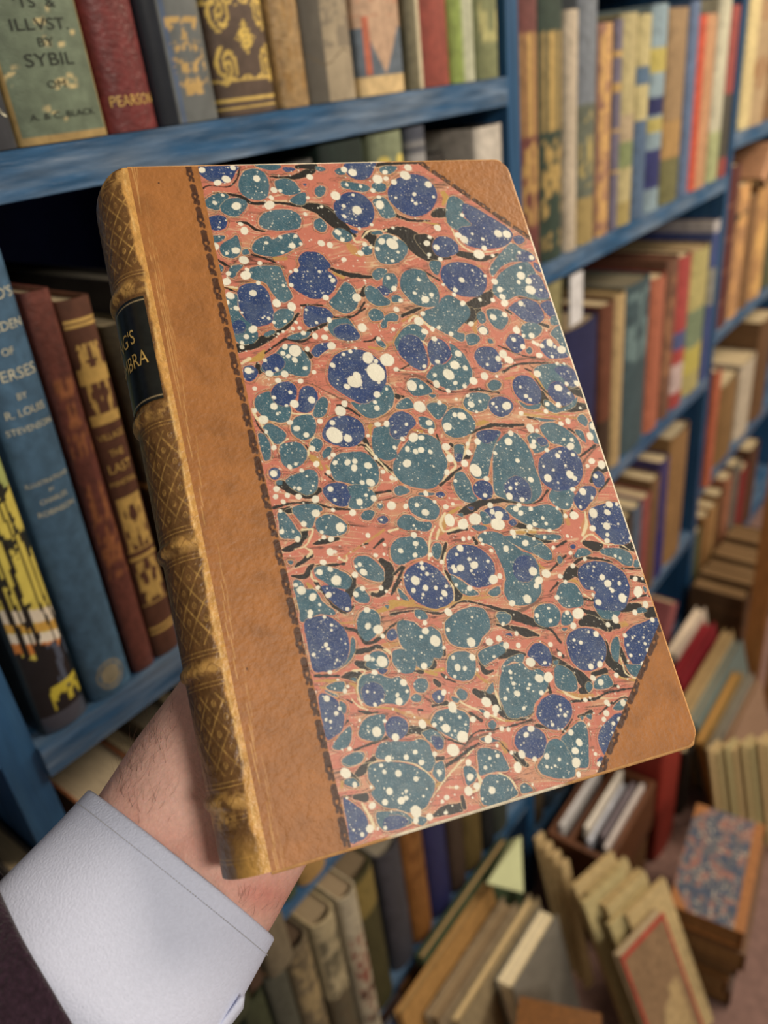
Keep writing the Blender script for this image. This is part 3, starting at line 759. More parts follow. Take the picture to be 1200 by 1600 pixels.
# paint the front cover colours on a fine grid
h = 0.0002; NU = int(BW/h)+2; NV = int(BH/h)+2
US, VS = np.meshgrid(np.linspace(0, BW, NU), np.linspace(0, BH, NV)); PX, PY = px_of(US, VS, np.zeros_like(US))
gu = BW/(NU-1); gv = BH/(NV-1)
def seg_sd(X, Y, pts, closed=True, wid=None):
    d = np.full(X.shape, 1e9); ins = np.zeros(X.shape, bool); n = len(pts)
    for i in range(n if closed else n-1):
        a = pts[i]; b = pts[(i+1) % n]; e = b-a; L2 = max(e@e, 1e-18)
        t = np.clip(((X-a[0])*e[0]+(Y-a[1])*e[1])/L2, 0, 1)
        q = np.sqrt((X-a[0]-t*e[0])**2+(Y-a[1]-t*e[1])**2)
        if wid is not None: q = q-(wid[i]+(wid[i+1]-wid[i])*t)
        d = np.minimum(d, q)
        if closed:
            c = ((a[1] > Y) != (b[1] > Y)) & (X < (b[0]-a[0])*(Y-a[1])/((b[1]-a[1]) if b[1] != a[1] else 1e-12)+a[0]); ins ^= c
    return np.where(ins, -d, d) if closed else d
def crom(P, closed=True, k=4):
    n = len(P); out = []
    for i in range(n if closed else n-1):
        if closed: p0, p1, p2, p3 = P[i-1], P[i], P[(i+1) % n], P[(i+2) % n]
        else: p0, p1, p2, p3 = P[max(i-1, 0)], P[i], P[i+1], P[min(i+2, n-1)]
        for j in range(k):
            t = j/k; out.append(.5*((2*p1)+(-p0+p2)*t+(2*p0-5*p1+4*p2-p3)*t*t+(-p0+3*p1-3*p2+p3)*t**3))
    if not closed: out.append(P[-1])
    return np.array(out)
def win(lo, hi, m):
    i0 = max(int((lo[1]-m)/gv), 0); i1 = min(int((hi[1]+m)/gv)+2, NV); j0 = max(int((lo[0]-m)/gu), 0); j1 = min(int((hi[0]+m)/gu)+2, NU)
    return (slice(i0, i1), slice(j0, j1)) if i1 > i0 and j1 > j0 else None
def tile(t, x, y): o = MT[t]; return uv(o[0]+x/5.0, o[1]+y/5.0)
def tscale(t, x, y): a = tile(t, x, y); return 0.5*(np.linalg.norm(tile(t, x+5, y)-a)+np.linalg.norm(tile(t, x, y+5)-a))/5
wob = (fbm(US/.0011, VS/.0011, 3, 2)-.5)*.00030
Dm = np.full(US.shape, .01); layers = []
for ln in BLOBS.strip().split('\n'):
    hd, *ps = ln.split(); t, c = hd[0], hd[1]
    P = crom(np.array([tile(t, *map(float, p.split(','))) for p in ps]))
    w_ = win(P.min(0), P.max(0), .004)
    if w_ is None: continue
    sd = seg_sd(US[w_], VS[w_], P)+wob[w_]; Dm[w_] = np.minimum(Dm[w_], sd); layers.append((w_, sd, c))
AA = .00022
C = {'t': lin((60, 98, 114)), 'b': lin((37, 62, 112)), 'k': lin((34, 32, 30)), 'y': lin((186, 148, 76)), 'c': lin((224, 208, 168)), 's': lin((126, 88, 72)), 'd': lin((234, 231, 212)), 'r': lin((198, 120, 100)), 'o': lin((200, 150, 116))}
img = np.empty(US.shape+(3,)); img[:] = C['r']
def mixin(sl, col, a): img[sl] = img[sl]*(1-a[..., None])+np.asarray(col)*a[..., None]
full = (slice(0, NV), slice(0, NU))
n1 = fbm(PX/55, PY/22, 11, 3); n2 = fbm(PX/70+9, PY/16+3, 21, 3); n3 = fbm(PX/40+5, PY/40, 31, 2)
fl = PY+PX*.12+40*fbm(PX/120, PY/120, 41, 2)
mixin(full, C['o'], np.clip((n1-.58)*9, 0, 1)*.75)
st = fbm(PX/90+n3*2, fl/8.5, 51, 3)
mixin(full, C['s'], np.clip(1-abs(st-.42)/.03, 0, 1)*np.clip((n2-.38)*10, 0, 1)*.9)
mixin(full, C['c'], np.clip(1-abs(st-.60)/.04, 0, 1)*np.clip((n1-.40)*10, 0, 1)*.7)
mixin(full, C['k'], np.clip(1-abs(st-.31)/.045, 0, 1)*np.clip((n3-.46)*10, 0, 1)*.85)
ring = Dm*1000+(n3-.5)*.5
mixin(full, C['s'], np.clip(1-abs(ring-.95)/.12, 0, 1)*np.clip((n2-.36)*9, 0, 1)*.9)
mixin(full, C['k'], np.clip(1-abs(ring-.60)/.14, 0, 1)*np.clip((n1-.33)*9, 0, 1)*.95)
mixin(full, C['y'], np.clip(1-abs(ring-.36)/.12, 0, 1)*np.clip((fbm(PX/30, PY/30, 35, 2)-.46)*9, 0, 1)*.9)
mixin(full, C['c'], np.clip(1-abs(ring-.78)/.08, 0, 1)*np.clip((fbm(PX/26, PY/20, 36, 2)-.42)*9, 0, 1)*.9)
ORD = {'y': 0, 's': 1, 'k': 2, 'c': 3}; vs_ = []
for ln in VEINS.strip().split('\n'):
    hd, *ps = ln.split()
    if len(ps) >= 2: vs_.append((ORD[hd[1]], hd, ps))
vs_.sort(key=lambda q: q[0])
for _, hd, ps in vs_:
    t = hd[0]; A = [tuple(map(float, p.split(','))) for p in ps]
    sc = tscale(t, A[0][0], A[0][1]); P = np.array([[*tile(t, a[0], a[1]), a[2]*(.74 if hd[1] == 'k' else .56)*sc] for a in A])
    if len(P) > 2: P = crom(P, False, 5)
    m = P[:, 2].max()+.001; w_ = win(P[:, :2].min(0), P[:, :2].max(0), m)
    if w_ is None: continue
    sd = seg_sd(US[w_], VS[w_], P[:, :2], False, np.maximum(P[:, 2], .00008))+wob[w_]*1.6
    a = np.clip(.5-sd/AA, 0, 1)
    if hd[1] == 'y': a = a*np.clip(.55+1.2*(n3[w_]-.3), 0, 1)
    if hd[1] == 'k' and m > .0016: mixin(w_, C['c'], np.clip(1-abs(sd-.00018)/.00012, 0, 1)*.6)
    mixin(w_, C[hd[1]], a)
for w_, sd, c in layers:
    r = np.clip(1-abs(sd-.00018)/.00013, 0, 1)*np.clip((fbm(PX[w_]/14, PY[w_]/14, 61, 2)-.38)*8, 0, 1)
    mixin(w_, C['c'] if c == 't' else C['o'], r*.75)
    mott = 1+.34*(fbm(PX[w_]/9, PY[w_]/9, 71, 2)-.5)
    a = np.clip(.5-sd/AA, 0, 1)
    img[w_] = img[w_]*(1-a[..., None])+(C[c]*mott[..., None])*a[..., None]
rs = np.random.RandomState(5); chalk = ((rs.rand(*US.shape) > .90) & (Dm < 0))*(.12+.26*fbm(PX/30, PY/30, 77, 3)); mixin(full, lin((196, 202, 196)), chalk)
mixin(full, lin((150, 166, 168)), (Dm < 0)*.10*np.clip((fbm(PX/22, PY/22, 78, 3)-.45)*5, 0, 1))
rs = np.random.RandomState(5); inb = Dm < -.0003
for q in range(7000):                                  # fine spatter, mostly on the blobs
    j = rs.randint(0, NU); i = rs.randint(0, NV)
    if not inb[i, j] and rs.rand() < .72: continue
    r = (.00010+.00022*rs.rand()**3); w_ = win((j*gu, i*gv), (j*gu, i*gv), r+.0003)
    sd = np.hypot(US[w_]-j*gu, VS[w_]-i*gv)-r; mixin(w_, C['d'], np.clip(.5-sd/AA, 0, 1)*.9)
for t, s in DOTS.items():
    for p in s.split():
        x, y, r = map(float, p.split(',')); c = tile(t, x, y); r = r*.86*tscale(t, x, y); w_ = win(c, c, r*1.3+.0005)
        if w_ is None: continue
        X = US[w_]-c[0]; Y = VS[w_]-c[1]; e = rs.uniform(-.13, .13); an = np.arctan2(Y, X); ph = rs.rand()*6.3
        sd = np.hypot(X, Y)-r*(1+e*np.cos(2*an+ph)+.02*np.cos(5*an+ph*2))
        if r > .002: mixin(w_, C['s'], np.clip(1-abs(sd-.0001)/.00012, 0, 1)*.4)
        mixin(w_, C['d']*(.93+.1*rs.rand()), np.clip(.5-sd/AA, 0, 1))
img *= (1+.12*(rs.rand(*US.shape)-.5))[..., None]      # paper grain
# leather colours with the dark tooled roll along its edge
lea = np.empty_like(img); lea[:] = lin((164, 108, 56))
g = fbm(PX/60, PY/60, 81, 4); lea *= (0.92+.16*g)[..., None]
lea = lea*(1-.16*np.clip((fbm(PX/45, PY/45, 91, 4)-.58)*5, 0, 1))[..., None]
lea *= (1+.10*(rs.rand(*US.shape)-.5))[..., None]
def lmix(sl, col, a): lea[sl] = lea[sl]*(1-a[..., None])+np.asarray(col)*a[..., None]
def roll(p, q, side, pitch=.0093):
    p = np.array(p); q = np.array(q); L = np.linalg.norm(q-p); e = (q-p)/L; nn = np.array([-e[1], e[0]])*side; s = -.002; k = 0
    dk = lin((62, 36, 24))
    while s < L:
        def g2(a, b): return p+e*(s+a*pitch)+nn*(b*.001)
        for pts, wd_ in ((([.04, .95], [.32, .85]), .00105), (([.36, 1.6], [.50, 1.8], [.62, 1.3]), .00050), (([.38, .4], [.46, .15], [.54, .4]), .00042), (([.60, 1.0], [.70, .4], [.82, .4]), .00050), (([.68, 1.3], [.76, 1.5]), .00055)):
            P = crom(np.array([g2(*a) for a in pts]), False, 4) if len(pts) > 2 else np.array([g2(*a) for a in pts])
            w_ = win(P.min(0), P.max(0), .0015)
            if w_ is None: continue
            sd = seg_sd(US[w_], VS[w_], P, False, np.full(len(P), wd_))+wob[w_]*1.5; lmix(w_, dk, np.clip(.5-sd/AA, 0, 1)*.92)
        s += pitch; k += 1
lmix(full, lin((50, 30, 20)), np.clip(.5-(np.hypot(PX-248, (PY-286)*1.3)-1.6)/1.2, 0, 1))
lmix(full, lin((60, 36, 22)), np.clip(.5-(np.hypot(PX-386, (PY-1045)*.7)-1.5)/1.2, 0, 1)*.8)
roll(uv(299, 262), uv(547, 1318), 1); roll(uv(650, 254), uv(834, 380), -1); roll(uv(934, 1206), uv(1035, 960), 1)
for k in range(5): lmix(full, lin((222, 176, 110)), np.clip(1-abs(US-.0006*k-.0012-.0006*fbm(VS/.01, VS*0+k, 7, 2))/.00022, 0, 1)*np.clip((fbm(VS/.006+k, US/.01, 8, 2)-.45)*8, 0, 1)*(.8-.12*k))
marb = np.array([uv(*p) for p in ((300, 220), (600, 190), (652, 255), (834, 380), (900, 560), (1100, 820), (1035, 960), (932, 1208), (900, 1300), (560, 1400), (547, 1318), (419, 770))])
mm = np.array([uv(*p) for p in ((299, 262), (547, 1318))])
inm = seg_sd(US, VS, marb) < 0
# rounded outline of the board
def outside(U, V, r=.005):
    x = np.maximum(U-(BW-r), 0); y = np.maximum(np.maximum(r-V, V-(BH-r)), 0); return (np.hypot(x, y) > r) & (x > 0) & (y > 0)
M_marb = mat('marbled_paper', attr=True, rough=.42, spec=.4, nscale=200, namp=.04, bump=.10, bscale=900)
M_lea2 = mat('tan_calf_leather', attr=True, rough=.46, spec=.4, nscale=70, namp=.10, bump=.35, bscale=500)
idx = np.arange(NU*NV).reshape(NV, NU)
quads = np.stack([idx[:-1, :-1], idx[1:, :-1], idx[1:, 1:], idx[:-1, 1:]], -1).reshape(-1, 4)
cu = US[:-1, :-1]+gu/2; cv = VS[:-1, :-1]+gv/2; inq = inm[:-1, :-1].ravel(); outq = outside(cu, cv).ravel()
xyz = Lc(US, VS, np.zeros_like(US)).reshape(-1, 3)
def sub(name, mask, colr, m, lab=None, off=0.0):
    q = quads[mask]; used = np.unique(q); remap = np.zeros(NU*NV, int); remap[used] = np.arange(len(used))
    return mk(name, xyz[used]+ew*off, remap[q], m, hb, col=colr.reshape(-1, 3)[used], smooth=True, label=lab)
sub('marbled_paper', inq & ~outq, img, M_marb, 'blue and teal spotted marbled paper with coral veins')
left = (cu < .06).ravel(); top = (cv < .1).ravel()
sub('leather_strip', ~inq & ~outq & left, lea, M_lea2, 'tan leather strip with dark tooled edge')
sub('leather_corner', ~inq & ~outq & ~left & top, lea, M_lea2)
sub('leather_corner', ~inq & ~outq & ~left & ~top, lea, M_lea2)
# boards, pages, spine
def outline(r=.005, n=6, u0=0.0):
    P = [(u0, 0)]
    for k in range(n+1): a = math.pi/2*k/n; P.append((BW-r+r*math.sin(a), r-r*math.cos(a)))
    for k in range(n+1): a = math.pi/2*k/n; P.append((BW-r+r*math.cos(a), BH-r+r*math.sin(a)))
    P.append((u0, BH)); return P
M_edge = mat('board_edge', attr=True, rough=.45, nscale=120, namp=.18, bump=.4, bscale=600)
def board(name, w0, w1):
    P = outline(); Q = []
    for i in range(len(P)):
        a = np.array(P[i]); b = np.array(P[(i+1) % len(P)]); k = max(1, int(np.linalg.norm(b-a)/.004))
        for j in range(k): Q.append(a+(b-a)*j/k)
    Q = np.array(Q); n = len(Q); wm = (w0+w1)/2
    rings = [(w0, 0), (w0-.00025, .0006), (w0-.0007, .0010), (wm, .0010), (w1+.0004, .0006), (w1, 0)]; V = []; c = []
    ctr = np.array([BW/2, BH/2])
    for w, g_ in rings:
        for p in Q:
            d = nrm(p-ctr); pp = p+np.array([g_ if p[0] > .01 else 0, g_*np.sign(d[1]) if (p[1] < .001 or p[1] > BH-.001) else 0]); V.append(Lc(pp[0], pp[1], w))
            le = p[0] < .033 or (p[0] > BW-.052 and (p[1] < .03 or p[1] > BH-.06)); c.append(lin((206, 156, 100)) if le else lin((240, 230, 204)))
    Fc = [tuple(range(n))[::-1], tuple(range(5*n, 6*n))]
    for k in range(5):
        for i in range(n): j = (i+1) % n; Fc.append((k*n+i, k*n+j, (k+1)*n+j, (k+1)*n+i))
    return mk(name, V, Fc, M_edge, hb, col=np.array(c))
board('front_board', -.00008, -.0028); board('back_board', -BT+.0028, -BT)
V = []; P = [(-.002, .003), (BW-.004, .003), (BW-.004, BH-.003), (-.002, BH-.003)]
nk = 14; Vp = []; 
for k in range(nk+1):
    f = k/nk; w = -.0029-(BT-.0058)*f; ind = .0022*math.sin(math.pi*f)
    for (a, b) in P: Vp.append(Lc(a-(ind if a > 0 else 0), b, w))
Fp = [(0, 1, 2, 3), tuple(nk*4+i for i in (3, 2, 1, 0))]+[(k*4+i, k*4+(i+1) % 4, k*4+4+(i+1) % 4, k*4+4+i) for k in range(nk) for i in range(4)]
mk('page_block', Vp, Fp, M_pages, hb, col=np.tile(lin((222, 200, 150)), (len(Vp), 1)), label='cream page edges')
bands = [uv(x, y)[1] for x, y in ((238, 442), (272, 636), (318, 843), (352, 1038), (391, 1245))]
NS, NVs = 150, 900; SB = .0125
def spine_pt(a, v, off=0.0):
    e = np.clip(v/.010, 0, 1); cap = .62+.38*np.sqrt(np.clip(1-(1-e)**2, 0, 1))
    bump = sum(np.exp(-((v-b)/.0019)**4)*.0013 for b in bands)*np.clip(np.sin(a)*3, 0, 1)
    b_ = (SB+bump+off)*cap; u = -b_*np.abs(np.sin(a))**.8; w = -BT/2+(BT/2+off)*np.cos(a); return Lc(u, v, w)
A_, V_ = np.meshgrid(np.linspace(0, math.pi, NS), np.linspace(0, BH, NVs))
sx = A_/math.pi*.046                                   # arc length across the spine
sp = np.empty(A_.shape+(3,)); sp[:] = lin((112, 78, 40))
sp *= (.75+.5*fbm(sx/.006, V_/.006, 101, 3))[..., None]
def smix(c, a): 
    global sp
    sp = sp*(1-a[..., None])+np.asarray(c)*a[..., None]
gold = lin((212, 168, 92)); ed = [0]+bands+[BH]
for i in range(6):
    lo, hi = ed[i]+.004, ed[i+1]-.004; ins = ((V_ > lo+.003) & (V_ < hi-.003)).astype(float)
    if i == 1: continue
    wig = fbm(sx/.002, V_/.002, 111, 2)*.6
    cw = .0066; ch = .0088; q = (sx-.023)/cw; r_ = (V_-(lo+hi)/2)/ch
    d1 = abs(((q+r_) % 1)-.5); d2 = abs(((q-r_) % 1)-.5)
    if i < 5: 
        smix(gold, ins*np.clip(1-(.5-d1)/.075, 0, 1)*np.clip(wig*2.4-.3, .15, .9)); smix(gold, ins*np.clip(1-(.5-d2)/.075, 0, 1)*np.clip(wig*2.4-.3, .15, .9))
        cq = ((q+r_) % 1)-.5; cr = ((q-r_) % 1)-.5; fx = (cq+cr)/2; fy = (cq-cr)/2
        flr = np.minimum(abs(fx)+.3*abs(fy-.05)+np.where((fy > .18) | (fy < -.12), 1, 0), abs(abs(fx)-.10*(1-((fy-.02)/.13)**2))+np.where(abs(fy-.02) > .12, 1, 0))
        smix(gold, ins*np.clip(1-flr/.04, 0, 1)*np.clip(wig*2.2-.2, .1, .85))
    for vv in (lo, lo+.0012, hi-.0012, hi): smix(gold, np.clip(1-abs(V_-vv)/.00022, 0, 1)*np.clip(wig*2, .2, .8))
for b in bands+[BH-.016]:
    smix(lin((206, 160, 88)), np.clip(1-abs(V_-b)/.0032, 0, 1)**.6*np.clip((fbm(sx/.003, V_/.003, 121, 3)-.34)*3.5, 0, .9))
    smix(lin((112, 76, 36)), np.clip(1-abs(V_-b-.0012*np.sin(sx/.0009))/.0005, 0, 1)*.7)
wear = .0022+.0026*(fbm(V_/.008, sx*0, 131, 3)-.5)
smix(lin((214, 162, 88)), np.clip((wear-sx)/.0008, 0, 1)*.9)
smix(lin((236, 196, 128)), np.clip(1-abs(sx-.0012)/.0005, 0, 1)*np.clip((fbm(V_/.003, sx/.002, 141, 3)-.4)*5, 0, .8))
smix(lin((206, 158, 80)), np.clip((V_-(BH-.012))/.01, 0, 1)*np.clip((.013-sx)/.006, 0, 1)*.8)
smix(lin((196, 150, 84)), np.clip((.008-V_)/.004, 0, 1)*np.clip((fbm(sx/.003, V_/.002, 151, 2)-.35)*4, 0, .9))
bi = np.arange(NS*NVs).reshape(NVs, NS); bq = np.stack([bi[:-1, :-1], bi[:-1, 1:], bi[1:, 1:], bi[1:, :-1]], -1).reshape(-1, 4)
M_spin = mat('worn_spine_leather', attr=True, rough=.38, spec=.5, nscale=160, namp=.14, bump=.7, bscale=420)
mk('spine', spine_pt(A_, V_).reshape(-1, 3), bq, M_spin, hb, col=sp.reshape(-1, 3), smooth=True, label='brown spine with raised bands and gilt diamond tooling')
# spine ends closed by head and tail caps
for nm, v in (('head_cap', .0004), ('tail_cap', BH-.0003)):
    n = 24; V = [spine_pt(np.array(math.pi*k/n), np.array(v)) for k in range(n+1)]+[Lc(.001, v, -BT+.003), Lc(.001, v, -.003)]
    mk(nm, V, [tuple(range(n+3))], M_spin, hb, col=np.tile(lin((150, 104, 52)), (n+3, 1)))
# title label, between the first two bands
l0, l1 = bands[0]+.0045, bands[1]-.0035; s0, s1 = .0026, .0434
A2, V2 = np.meshgrid(np.linspace(s0, s1, 60)/.046*math.pi, np.linspace(l0, l1, 90)); sx2 = A2/math.pi*.046
lc = np.empty(A2.shape+(3,)); lc[:] = lin((22, 24, 20)); lc *= (.7+.7*fbm(sx2/.003, V2/.003, 161, 3))[..., None]
for vv in (l0+.0012, l1-.0012): lc = lc+(lin((170, 150, 112))-lc)*np.clip(1-abs(V2-vv)/.0003, 0, 1)[..., None]
b2 = np.arange(A2.size).reshape(A2.shape); q2 = np.stack([b2[:-1, :-1], b2[:-1, 1:], b2[1:, 1:], b2[1:, :-1]], -1).reshape(-1, 4)
lab = mk('title_label', spine_pt(A2, V2, .0003).reshape(-1, 3), q2, mat('black_label_leather', attr=True, rough=.3, spec=.5, nscale=200, namp=.2), hb, col=lc.reshape(-1, 3), smooth=True, label='black leather title label')
def text_mesh(body, size, extr=0.0):
    cu_ = bpy.data.curves.new('t', 'FONT'); cu_.body = body; cu_.size = size; cu_.align_x = 'CENTER'; cu_.align_y = 'CENTER'; cu_.resolution_u = 3
    o = bpy.data.objects.new('t', cu_); COL.objects.link(o); dg = bpy.context.evaluated_depsgraph_get(); dg.update()
    me = bpy.data.meshes.new_from_object(o.evaluated_get(dg)); V = np.array([v.co[:] for v in me.vertices]); Fc = [tuple(p.vertices) for p in me.polygons]
    bpy.data.objects.remove(o); bpy.data.curves.remove(cu_); bpy.data.meshes.remove(me); return V, Fc
for body, fr, sz in (("IRVING'S", .36, .0072), ('ALHAMBRA', .585, .0072)):
    V, Fc = text_mesh(body, sz); vv = l0+(l1-l0)*fr; V[:, 0] *= .80; V[:, 1] *= 1.0
    mk('lettering', spine_pt((.0200-V[:, 0])/.046*math.pi, vv-V[:, 1], .0005), Fc, M_gilt, lab)
# ------------------------------------------------------------------ the person: hand, cuff and sleeve
def px3(px, py, w): q = uv(px, py, w); return Lc(q[0], q[1], w)
ps = root('person', 'left hand and forearm holding up the marbled book, white shirt cuff, dark wool sleeve', 'person', px3(200, 1500, -.05))
def capsules(segs):
    V = []; Fc = []
    for (a, ra), (b, rb) in segs:
        a = np.array(a); b = np.array(b); d = b-a; L = np.linalg.norm(d); d = d/max(L, 1e-9); x = nrm(np.cross(d, [0.3, .5, .8])); y = np.cross(d, x)
        rings = []; n = 20; m = 6
        for k in range(m+1): t = math.pi/2*(1-k/m); rings.append((a-d*ra*math.sin(t), max(ra*math.cos(t), 1e-5)))
        for k in range(m+1): t = math.pi/2*k/m; rings.append((b+d*rb*math.sin(t), max(rb*math.cos(t), 1e-5)))
        base = len(V)
        for c, r in rings:
            for j in range(n): q = 2*math.pi*j/n; V.append(c+r*(x*math.cos(q)+y*math.sin(q)))
        for k in range(len(rings)-1):
            for j in range(n): j2 = (j+1) % n; Fc.append((base+k*n+j, base+k*n+j2, base+(k+1)*n+j2, base+(k+1)*n+j))
        Fc.append(tuple(base+j for j in range(n))[::-1]); Fc.append(tuple(base+(len(rings)-1)*n+j for j in range(n)))
    return V, Fc
wb = -BT                                               # back cover level
def J(px, py, off, r): return (px3(px, py, wb-(r+.0012 if py < 1420 else off)), r)
fore_l = [J(60, 1590, .023, .018), J(160, 1410, .023, .0215), J(238, 1300, .022, .0215), J(296, 1212, .021, .0222), J(362, 1108, .019, .0205)]
fore_r = [J(140, 1680, .023, .018), J(245, 1505, .023, .0185), J(338, 1398, .022, .021), J(405, 1290, .021, .0205), J(505, 1175, .019, .018)]
segs = []
for ch in (fore_l, fore_r): segs += [(ch[i], ch[i+1]) for i in range(4)]
mid = [J(205, 1470, .023, .026), J(290, 1350, .0235, .0235), J(360, 1240, .022, .0225), J(450, 1120, .019, .018), J(540, 990, .015, .0135)]
segs += [(mid[i], mid[i+1]) for i in range(4)]
segs += [(fore_r[4], J(600, 1075, .014, .0125)), (mid[3], J(560, 960, .014, .0125)), (fore_l[4], J(470, 960, .015, .0130)), (J(470, 960, .015, .013), J(600, 1075, .014, .0125)), (fore_l[4], fore_r[4])]
for base, chain in ((J(455, 950, .013, .0105), [(480, 840, .0100, .0092), (505, 750, .0092, .0086), (522, 690, .0086, .0078)]),
                    (J(515, 955, .013, .0105), [(560, 840, .0100, .0092), (600, 740, .0092, .0086), (628, 672, .0086, .0078)]),
                    (J(565, 985, .013, .0102), [(630, 870, .0098, .0090), (680, 785, .0090, .0084), (715, 725, .0084, .0076)]),
                    (J(608, 1045, .012, .0095), [(685, 955, .0088, .0082), (735, 890, .0082, .0076), (768, 845, .0076, .0070)]),
                    (J(372, 1080, .016, .0150), [(365, 960, .0135, .0118), (352, 860, .0108, .0100), (350, 790, .0098, .0088)])):
    prev = base
    for x_, y_, o_, r_ in chain: nx = J(x_, y_, o_, r_); segs.append((prev, nx)); prev = nx
V, Fc = capsules(segs)
tmp = mk('tmp', V, Fc, None); m1 = tmp.modifiers.new('r', 'REMESH'); m1.mode = 'VOXEL'; m1.voxel_size = .0012; m1.use_smooth_shade = True
m2 = tmp.modifiers.new('s', 'SMOOTH'); m2.iterations = 14; m2.factor = .6
dg = bpy.context.evaluated_depsgraph_get(); dg.update(); me = bpy.data.meshes.new_from_object(tmp.evaluated_get(dg))
V = np.empty(len(me.vertices)*3); me.vertices.foreach_get('co', V); V = V.reshape(-1, 3); Fc = [tuple(p.vertices) for p in me.polygons]
bpy.data.objects.remove(tmp)
pcam = (V-CAMP)@R; hx = 600+F*pcam[:, 0]/-pcam[:, 2]; hy = 800-F*pcam[:, 1]/-pcam[:, 2]
cs = np.empty((len(V), 3)); cs[:] = lin((236, 188, 172)); 
redm = np.exp(-(((hx-410)/60)**2+((hy-1395)/30)**2))*.5+np.exp(-(((hx-250)/70)**2+((hy-1330)/50)**2))*.25+.5*np.clip(fbm(hx/40, hy/40, 171, 3)-.45, 0, 1)
cs = cs*(1-redm[:, None])+lin((212, 124, 112))*redm[:, None]
M_skin = mat('skin', attr=True, rough=.5, spec=.35, nscale=260, namp=.07, bump=.30, bscale=1100, sss=.25)
mk('forearm_and_hand', V, Fc, M_skin, ps, col=cs, smooth=True)
# arm hair: short curved strands rooted on the skin
from mathutils.bvhtree import BVHTree
bvh = BVHTree.FromPolygons([Vector(v) for v in V], Fc); rnd = random.Random(3); hv = []; hf = []
def cast(px, py):
    r = nrm(ray(px, py)); hit = bvh.ray_cast(Vector(CAMP), Vector(r)); return (np.array(hit[0]), np.array(hit[1])) if hit[0] is not None else (None, None)
def strand(pts, r=.000045):
    b = len(hv)
    for i, p in enumerate(pts):
        rr = r*(1-.7*i/len(pts))
        for j in range(3): a = 2.094*j; hv.append(p+rr*(eu*math.cos(a)+ew*math.sin(a)))
    for i in range(len(pts)-1):
        for j in range(3): k = (j+1) % 3; hf.append((b+i*3+j, b+i*3+k, b+i*3+3+k, b+i*3+3+j))
adir = nrm(px3(300, 1200, wb)-px3(120, 1500, wb)); side = nrm(np.cross(adir, ew))
for k in range(170):
    if k < 75: t = rnd.random(); px_ = 170+80*t+rnd.uniform(-6, 26); py_ = 1238-135*t+rnd.uniform(0, 30)
    elif k < 120: px_, py_ = rnd.uniform(370, 450), rnd.uniform(1402, 1440)
    else: px_, py_ = rnd.uniform(190, 262), rnd.uniform(1150, 1290)
    p, n_ = cast(px_, py_)
    if p is None: continue
    d = adir*rnd.uniform(.5, 1.0)+side*rnd.uniform(-.7, .7)+n_*.25; bend = side*rnd.uniform(-.6, .6); L = rnd.uniform(.005, .012) if k < 75 or k >= 120 else .0045
    pts = []; q = p-n_*.0003
    for i in range(7): pts.append(q.copy()); q = q+nrm(d+bend*i*.35+n_*(.15-.08*i))*L/6
    strand(pts)
hair = mk('arm_hair', hv, hf, mat('dark_hair', base=(74, 50, 36), rough=.5, namp=.1), ps); hair['kind'] = 'stuff'
# shirt cuff and coat sleeve: lofted tubes with real thickness
axd = nrm(px3(290, 1345, -.052)-px3(100, 1600, -.046)); sd_ = nrm(np.cross(axd, ew)); 
if sd_@eu < 0: sd_ = -sd_
up_ = nrm(np.cross(sd_, axd)); 
if up_@ew < 0: up_ = -up_
def tube(name, rings, th, m, colr, seed=1, n=96, wr=.0004, lab=None):
    rs_ = np.random.RandomState(seed); V = []; c = []
    NR = len(rings)
    for layer in (0, 1):
        for (cen, a, b, tilt) in (rings if layer == 0 else rings[::-1]):
            for j in range(n):
                q = 2*math.pi*j/n; rr = 1.0
                x = (a-layer*th)*math.cos(q)*rr; y = (b-layer*th)*math.sin(q)*rr
                p = cen+sd_*x+up_*y+axd*(tilt*x/a)
                w_ = wr*math.sin(3*q+cen[0]*90+seed)+wr*.7*math.sin(7*q+cen[1]*140)
                V.append(p+w_*(sd_*math.cos(q)+up_*math.sin(q))); c.append(colr)
    T = 2*NR; Fc = []
    for k in range(T):
        k2 = (k+1) % T
        for j in range(n): j2 = (j+1) % n; Fc.append((k*n+j, k*n+j2, k2*n+j2, k2*n+j))
    return mk(name, V, Fc, m, ps, col=np.array(c), smooth=True, label=lab)
M_shirt = mat('white_cotton', attr=True, rough=.8, spec=.2, nscale=400, namp=.04, bump=.35, bscale=1500)
M_coat = mat('dark_wool', attr=True, rough=1.0, spec=.1, nscale=300, namp=.35, bump=1.0, bscale=900, sheen=.25)
c0 = px3(283, 1349, -.0525); c1 = px3(160, 1515, -.0480); c2 = px3(20, 1700, -.0440)
def lerp(a, b, t): return a+(b-a)*t
white = lin((216, 223, 246))
rings = [(lerp(c0, c1, t), .0390+.0022*t, .0262+.002*t, .000) for t in (0, .015, .04, .1, .2, .35, .5, .7, .9, 1.1, 1.4)]
rings[0] = (rings[0][0], .0383, .0256, 0); cuff = tube('shirt_cuff', rings, .0018, M_shirt, white, 2)
sv = []; sf = []
